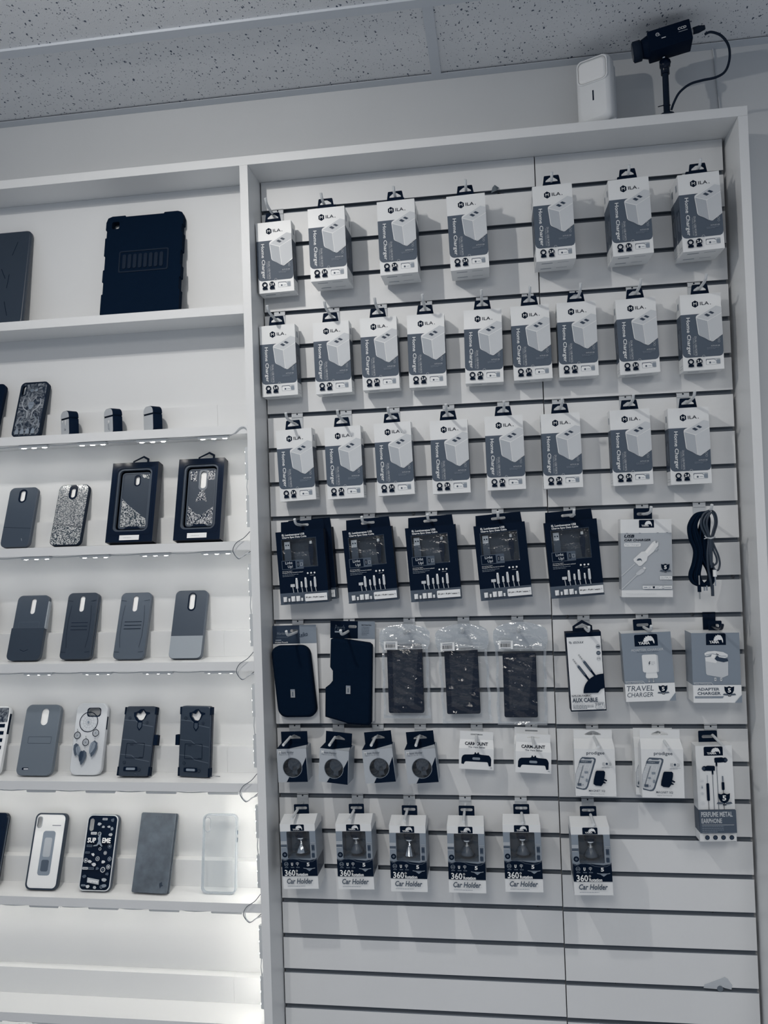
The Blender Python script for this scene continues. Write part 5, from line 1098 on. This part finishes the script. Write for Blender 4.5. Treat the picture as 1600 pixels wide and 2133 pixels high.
def rugged(label, x, y, lean, yaw, clip_side):
    w, h, t = .0735, .150, .014
    cam_ = [(-.010, h - .0215), (-.008, h - .014), (.000, h - .0165), (.006, h - .008), (.014, h - .018), (.010, h - .028), (.006, h - .031), (-.002, h - .030), (-.006, h - .025)]
    o = case(label, w, h, t, .009, 'caseB', [cam_], loc=at(x, 4, y), lean=lean, yaw=yaw, group=G, thick=.004, insert=True)
    def fr(p):
        for a, c in (((2, 30), (71, 45)), ((2, 72), (71, 86)), ((2, 104), (71, 119))): p.line([a, ((a[0] + c[0]) / 2 - 8, a[1] + 2), ((a[0] + c[0]) / 2 + 2, (a[1] + c[1]) / 2 + 2), c], 1.8, 'caseD')
        p.cap([[p.P(*q) for q in [(22, 14), (27, 13), (32, 11), (37, 7), (44, 6), (50, 12), (60, 14), (60, 17), (54, 19), (50, 27), (44, 33), (45, 38), (45, 46), (39, 54), (33, 46), (33, 38), (33, 34), (28, 30), (23, 22)]], cam_], p.nx(), 'navy'); p.poly([(35, 36), (43, 36), (43, 45), (39, 50), (35, 45)], 'caseA')
        p.frame(14, 80, 56, 112, .9, 'navy', 1.5); p.line([(22, 84), (30, 84)], .8, 'navy'); p.line([(46, 110), (54, 110)], .8, 'navy')
        for x_, y_ in ((14, 26), (56, 36), (14, 121), (50, 136)): p.disc(x_, y_, 3.2, 'navy'); p.ringd(x_, y_, 2.2, 1.4, 'caseD', 12)
        p.rr(14, 130, 46, 139, 2, 'navy'); p.rr(20, 132, 41, 137, 1.5, 'gp2')
    p = Print(w * 1000, h * 1000, -t); pv = p
    # skip printing over the camera hole: keep its frame as a ring
    fr(pv)
    pv2 = Print(w * 1000, h * 1000, -t)
    ob = pv.build('armour_lines', o)
    ring_part(o, rrect(-w / 2 - .001, -.0002 + .0004, w / 2 + .001, h, .009, 5), rrect(-w / 2 + .003, .004, w / 2 - .003, h - .0035, .007, 5), -.0105, -.002, 'navyg', 'bumper')
    for sx in (-1, 1):
        c = MB(); c.box(sx * (w / 2 - .001) - .0012, sx * (w / 2 - .001) + .0022, -t - .001, -.002, .0015, .020, 'navy'); c.build('corner_clip', o); c = MB(); c.box(sx * (w / 2 - .001) - .0012, sx * (w / 2 - .001) + .0022, -t - .001, -.002, h - .018, h - .002, 'navy'); c.build('corner_clip', o)
    k = MB(); s = clip_side; k.box(min(s * (w / 2 + .001), s * (w / 2 + .010)), max(s * (w / 2 + .001), s * (w / 2 + .010)), -.013, -.0005, .066, .088, 'navy'); k.build('belt_clip', o)
    l = MB(); l.tube(curve_pts([(w / 2 * (.9 if s < 0 else .3), -.004, .004), (w / 2 * (1.2 if s < 0 else .32), -.016, .0015 + .002), (w / 2 * (1.75 if s < 0 else .25), -.022, .003 + .002), (w / 2 * (1.7 if s < 0 else .15), -.018, .0055), (w / 2 * (1.1 if s < 0 else .2), -.012, .005)]), .0004, 'dwire', 5); l.build('cord_loop', o)
    return o
rugged('rugged dark grey phone case with a belt clip on its right side', -.3060, -.053, 20, 0, 1)
rugged('rugged dark grey phone case with a belt clip on its left side', -.1690, -.046, 8, -6, -1)
w, h = .076, .152
o = case('striped black and white phone case cut off by the left edge', w, h, .011, .013, 'paper', [], 'paper', loc=at(-.6610, 4), lean=20, group=G)
def stripes(p):
    p.poly([(40, 4), (72, 4), (74, 12), (74, 36), (40, 38)], 'art')
    for k in range(7): p.rect(2, 40 + k * 16, 70, 48 + k * 16, 'navy')
onface(o, w, h, .011, stripes, 'stripes')
b = MB(); b.box(w / 2 - .0004, w / 2 + .0008, -.009, -.002, .09, .135, 'navy'); b.build('side_button', o)

# shelf 6
w, h, t = .0760, .159, .010
hole = rrect(-.0315, h - .031, -.0215, h - .0085, .0048, 5)
o = case('white phone case with a black bumper and a plain grey block print', w, h, t, .012, 'paper', [hole], 'caseB', loc=at(-.5290, 5), lean=20, group=G)
ring_part(o, rrect(-w / 2, 0, w / 2, h, .012, 6), rrect(-w / 2 + .0032, .0032, w / 2 - .0032, h - .0032, .010, 6), -t - .0009, -t + .0006, 'caseB', 'bumper')
ring_part(o, rrect(-.033, h - .0325, -.020, h - .007, .006, 5), hole, -t - .0005, -t + .0005, 'gp3', 'camera_frame')
def block(p): p.rect(43, 25.5, 64, 26.8, 'gp'); p.rr(24, 38, 54, 130, 6, 'gp2'); p.rr(30, 52, 48, 92, 4, 'gp3'); p.rr(30, 98, 48, 122, 4, 'gp')
onface(o, w, h, t, block, 'block_print')
w, h = .0745, .158; hole = rrect(-.0305, h - .0355, -.0200, h - .009, .005, 5)
o = case('black phone case with scattered round badges and a SUPREME print in a pale frame', w, h, t, .012, 'navyg', [hole], 'caseA', loc=at(-.4040, 5), lean=20, group=G)
ring_part(o, rrect(-w / 2 + .0008, .0008, w / 2 - .0008, h - .0008, .0115, 6), rrect(-w / 2 + .0028, .0028, w / 2 - .0028, h - .0028, .010, 6), -t - .0008, -t + .0006, 'caseF', 'bright_edge', 'pale silver edge line')
def badges(p):
    rg = random.Random(11)
    for k, (x, y) in enumerate([(42, 10), (60, 12), (30, 20), (40, 26), (54, 26), (62, 30), (20, 40), (34, 41), (60, 42), (14, 66), (62, 66), (40, 72), (12, 80), (26, 84), (54, 80), (66, 92), (20, 98), (52, 98), (38, 92), (12, 112), (26, 112), (40, 112), (54, 114), (66, 108), (14, 128), (60, 134), (24, 148), (40, 150), (56, 148), (66, 122), (12, 96), (33, 104), (62, 146), (14, 146)]):
        r = rg.uniform(3.2, 6); m = rg.choice(('gp3', 'gp2', 'gp4', 'gp', 'gp3')); q = rg.random()
        if q < .4: p.ringd(x, y, r, r * .72, m, 14); p.disc(x, y, r * .45, rg.choice(('gp2', 'gp4', 'gp')), n=9)
        elif q < .75: n = rg.randint(5, 8); p.poly([(x + r * rg.uniform(.6, 1.3) * cos(k2 * 2 * pi / n), y + r * rg.uniform(.5, .9) * sin(k2 * 2 * pi / n)) for k2 in range(n)], m)
        else: p.rr(x - r * 1.3, y - r * .5, x + r * 1.3, y + r * .5, .8, m); p.rect(x - r, y - .5, x + r, y + .4, 'navy')
    p.rect(9, 47, 66, 60, 'navy'); p.text('SUP', 10, 49, 30, 59.5, 'cream', .03); p.text('EME', 45, 49, 65, 59.5, 'cream', .03)
    p.poly([(38, 40), (40, 40), (40.5, 50), (42, 58), (47, 66), (45, 67.5), (39, 62), (34, 66), (25, 67), (26, 64.5), (33, 63), (36, 56), (34, 50)], 'gp2'); p.disc(39, 43, 1.8, 'gp2', n=10)
    p.poly([(22, 130), (50, 134), (50, 144), (22, 140)], 'gp3'); p.text('Supreme', 24.5, 133.2, 47.5, 141.4, 'cream', .02, ang=-.12)
onface(o, w, h, t, badges, 'badge_print')
w, h = .0833, .163
o = thing('phone_case', 'worn grey leather wallet phone case, second from the right on its shelf', 'phone case', at(-.2745, 5), (R(-20), 0, R(-3)), G)
b = MB(); b.bev(rrect(-w / 2, 0, w / 2, h, .0035, 4), -.0135, -.0095, .0014, 'leatherG'); b.build('front_cover', o)
b = MB(); b.bev(rrect(-w / 2 + .004, .001, w / 2 - .001, h - .001, .008, 5), -.0095, -.0035, .0015, 'caseB'); b.build('inner_shell', o)
b = MB(); b.bev(rrect(-w / 2, 0, w / 2, h, .0035, 4), -.0035, 0, .0012, 'leatherG'); b.build('back_cover', o)
onface(o, w, h, .0135, lambda p: p.poly([(63, 143), (69, 139), (70, 145), (73, 147), (68, 149), (66, 153), (64, 148)], 'caseB'), 'stamped_mark')
onface(o, w, h, .0135, lambda p: [p.ringd(x, 8, 1.4, 1.0, 'caseB', 10) for x in (37, 43, 49)], 'stitch_marks')
w, h, t = .0775, .164, .0095
hole = rrect(-.0325, h - .036, -.0215, h - .008, .0052, 5)
o = thing('phone_case', 'clear transparent phone case, rightmost on its shelf', 'phone case', at(-.1235, 5, -.046), (R(-9), 0, 0), G)
b = MB(); b.cap([rrect(-w / 2 + .002, .002, w / 2 - .002, h - .002, .010, 6), hole], -t, 'clear'); b.build('clear_back', o)
ring_part(o, rrect(-w / 2, 0, w / 2, h, .012, 6), rrect(-w / 2 + .0028, .0028, w / 2 - .0028, h - .0028, .010, 6), -t, 0, 'clearrim', 'clear_rim')
ring_part(o, rrect(-.034, h - .0375, -.020, h - .0065, .0065, 5), hole, -t - .0006, -t, 'clearrim', 'camera_frame')
b = MB(); b.box(w / 2, w / 2 + .0008, -.007, -.003, .122, .130, 'gp'); b.box(w / 2, w / 2 + .0008, -.007, -.003, .106, .115, 'gp'); b.build('side_button', o)
o = case('dark glossy phone case at the left edge of the sixth shelf', .076, .158, .012, .011, 'navyg', loc=at(-.6740, 5), lean=20, group=G)
ring_part(o, rrect(-.039, .002, .039, .156, .011, 6), rrect(-.0365, .004, .0365, .154, .010, 6), -.008, -.005, 'caseD', 'rim_band')

# ------------------------------------------------------------ motion sensor and camera on top
TOPZ = 0.0835
o = thing('motion_sensor', 'white motion sensor leaning on top of the cabinet', 'motion sensor', (.7345, -.052, TOPZ + .0005), (R(-2), R(-1), R(-25)))
b = MB(); outl = rrect(-.036, .010, .036, .142, .015, 8); outl = [(x, z + (.010 * (x + .036) / .072 if z > .08 else 0) * 0) for x, z in outl]
b.bev(rrect(-.036, .006, .036, .146, .014, 7), -.022, .016, .010, 'card'); b.build('housing', o)
b = MB(); b.bev(rrect(-.028, .092, .028, .136, .009, 6), -.0262, -.020, .0035, 'cream'); b.build('lens_window', o)
b = MB(); b.prism([rrect(-.0315, .0885, .0315, .1405, .011, 6), rrect(-.029, .091, .029, .138, .010, 6)], -.0238, -.0212, 'card'); b.build('window_surround', o)
b = MB(); b.box(-.0013, .0013, -.0226, -.0215, .052, .073, 'navy'); b.build('indicator_slit', o)
b = MB(); b.bev(rrect(-.034, .012, .034, .140, .010, 5), .016, .026, .003, 'gp4'); b.build('back_shell', o)
b = MB(); b.add([], [], 'gp3'); b.box(-.020, .042, -.012, .022, 0, .0065, 'gp3'); b.build('foot', o)
o = simple('plastic_bracket', -.012, .014, -.008, .008, 0, .026, 'gp3'); o.location = (.808, -.012, TOPZ + .0005); o.rotation_euler = (0, 0, R(10)); tag(o, 'small pale grey bracket lying behind the motion sensor', 'bracket')

cc = thing('security_camera', 'black box security camera on a short pole on top of the cabinet', 'security camera', (.8655, -.080, TOPZ))
b = MB(); b.lathe([(.0145, 0), (.0145, .003), (.0062, .006), (.0060, .085)], (0, 0, 0), 'rubber', 18); b.build('pole', cc)
b = MB(); b.lathe([(.0085, .085), (.0085, .098), (.0105, .100), (.0108, .112), (.0060, .116)], (0, 0, 0), 'navyg', 12); b.lathe([(.0035, 0), (.0095, .001), (.0095, .010), (.0035, .011)], (0, -.012, .103), 'navyg', 10, 'y'); b.build('swivel_knob', cc)
b = MB(); b.tube([(0, 0, .114), (-.006, -.006, .130)], .0034, 'chrome', 12); b.build('stem', cc, 'bright metal stem')
bd = MB(); L, Hh, D_ = .080, .0405, .046; ch_ = .012
bd.bev(rrect(-L / 2, -Hh / 2, L / 2, Hh / 2, .002, 3), -D_ / 2, D_ / 2, .0012, 'navy')
body = bd.build('body', cc); body.location = (.0055, -.0175, .1400); body.rotation_euler = (0, R(-8), R(-7))
nk = MB(); nk.lathe([(.0215, L / 2 * -1 - .0), (.0170, -L / 2 - .012), (.0150, -L / 2 - .013)], (0, 0, .001), 'navy', 24, 'x'); nk.lathe([(.0145, -L / 2 - .012), (.0195, -L / 2 - .014), (.0195, -L / 2 - .028), (.0160, -L / 2 - .030)], (0, 0, .0), 'rubber', 24, 'x'); nk.lathe([(.0150, -L / 2 - .0301), (.0001, -L / 2 - .0300)], (0, 0, 0), 'navyg', 24, 'x'); lens = nk.build('lens', body)
p = Print(L * 1000, Hh * 1000, -D_ / 2); p.text('CCD', 56, 11, 72, 16, 'paper', .02, .15); p.rect(56.5, 19.5, 73, 20.4, 'gp3'); p.ringd(18, 12, 3.6, 2.6, 'gp4'); p.text('M', 16.5, 10.5, 19.5, 13.5, 'gp4'); p.line([(20, 14.5), (23, 14.8)], .9, 'gp4'); p.rect(24, 21, 32, 22.5, 'paper'); o_ = p.build('lettering', body); o_.location = (0, 0, -Hh / 2)
b = MB(); b.lathe([(.0055, L / 2), (.0055, L / 2 + .006), (.0048, L / 2 + .0065)], (0, -.004, .004), 'steel', 14, 'x'); b.lathe([(.0065, L / 2 + .006), (.0068, L / 2 + .016), (.0042, L / 2 + .028)], (0, -.004, .004), 'rubber', 14, 'x'); b.build('connector', body)
b = MB(); x0, z0 = .8655, TOPZ; cp = [(.9350, -.112, .2215), (.9460, -.116, .2225), (.9640, -.118, .2120), (.9760, -.120, .1900), (.9775, -.118, .1650), (.9700, -.114, .1440), (.9540, -.108, .1370), (.9300, -.100, .1380), (.9080, -.094, .1360), (.8890, -.090, .1240), (.8790, -.085, .1080), (.8740, -.081, .0950)]
b.tube([(x - x0, y + .080, z - z0) for x, y, z in curve_pts(cp)], .0024, 'rubber', 10); b.build('cable', cc)
b = MB(); b.tube([(-.007, -.002, .022), (0, -.0065, .020), (.007, 0, .022), (0, .006, .022)], .0012, 'rubber', 6, closed=True); b.tube([(-.007, -.002, .022), (-.018, -.008, .017)], .0010, 'rubber', 5); b.build('cable_tie', cc)
b = MB(); b.tube(curve_pts([(.9855, .0185, .2655), (.9880, .0190, .245), (.9895, .0190, .215), (.9925, .0190, .17), (.9950, .0190, .13), (.9955, .0190, .0845)]), .0017, 'wire', 8)
tag(b.build('wall_wire'), 'thin pale wire running down the wall from the ceiling to the cabinet', 'wire')

bpy.context.view_layer.update()
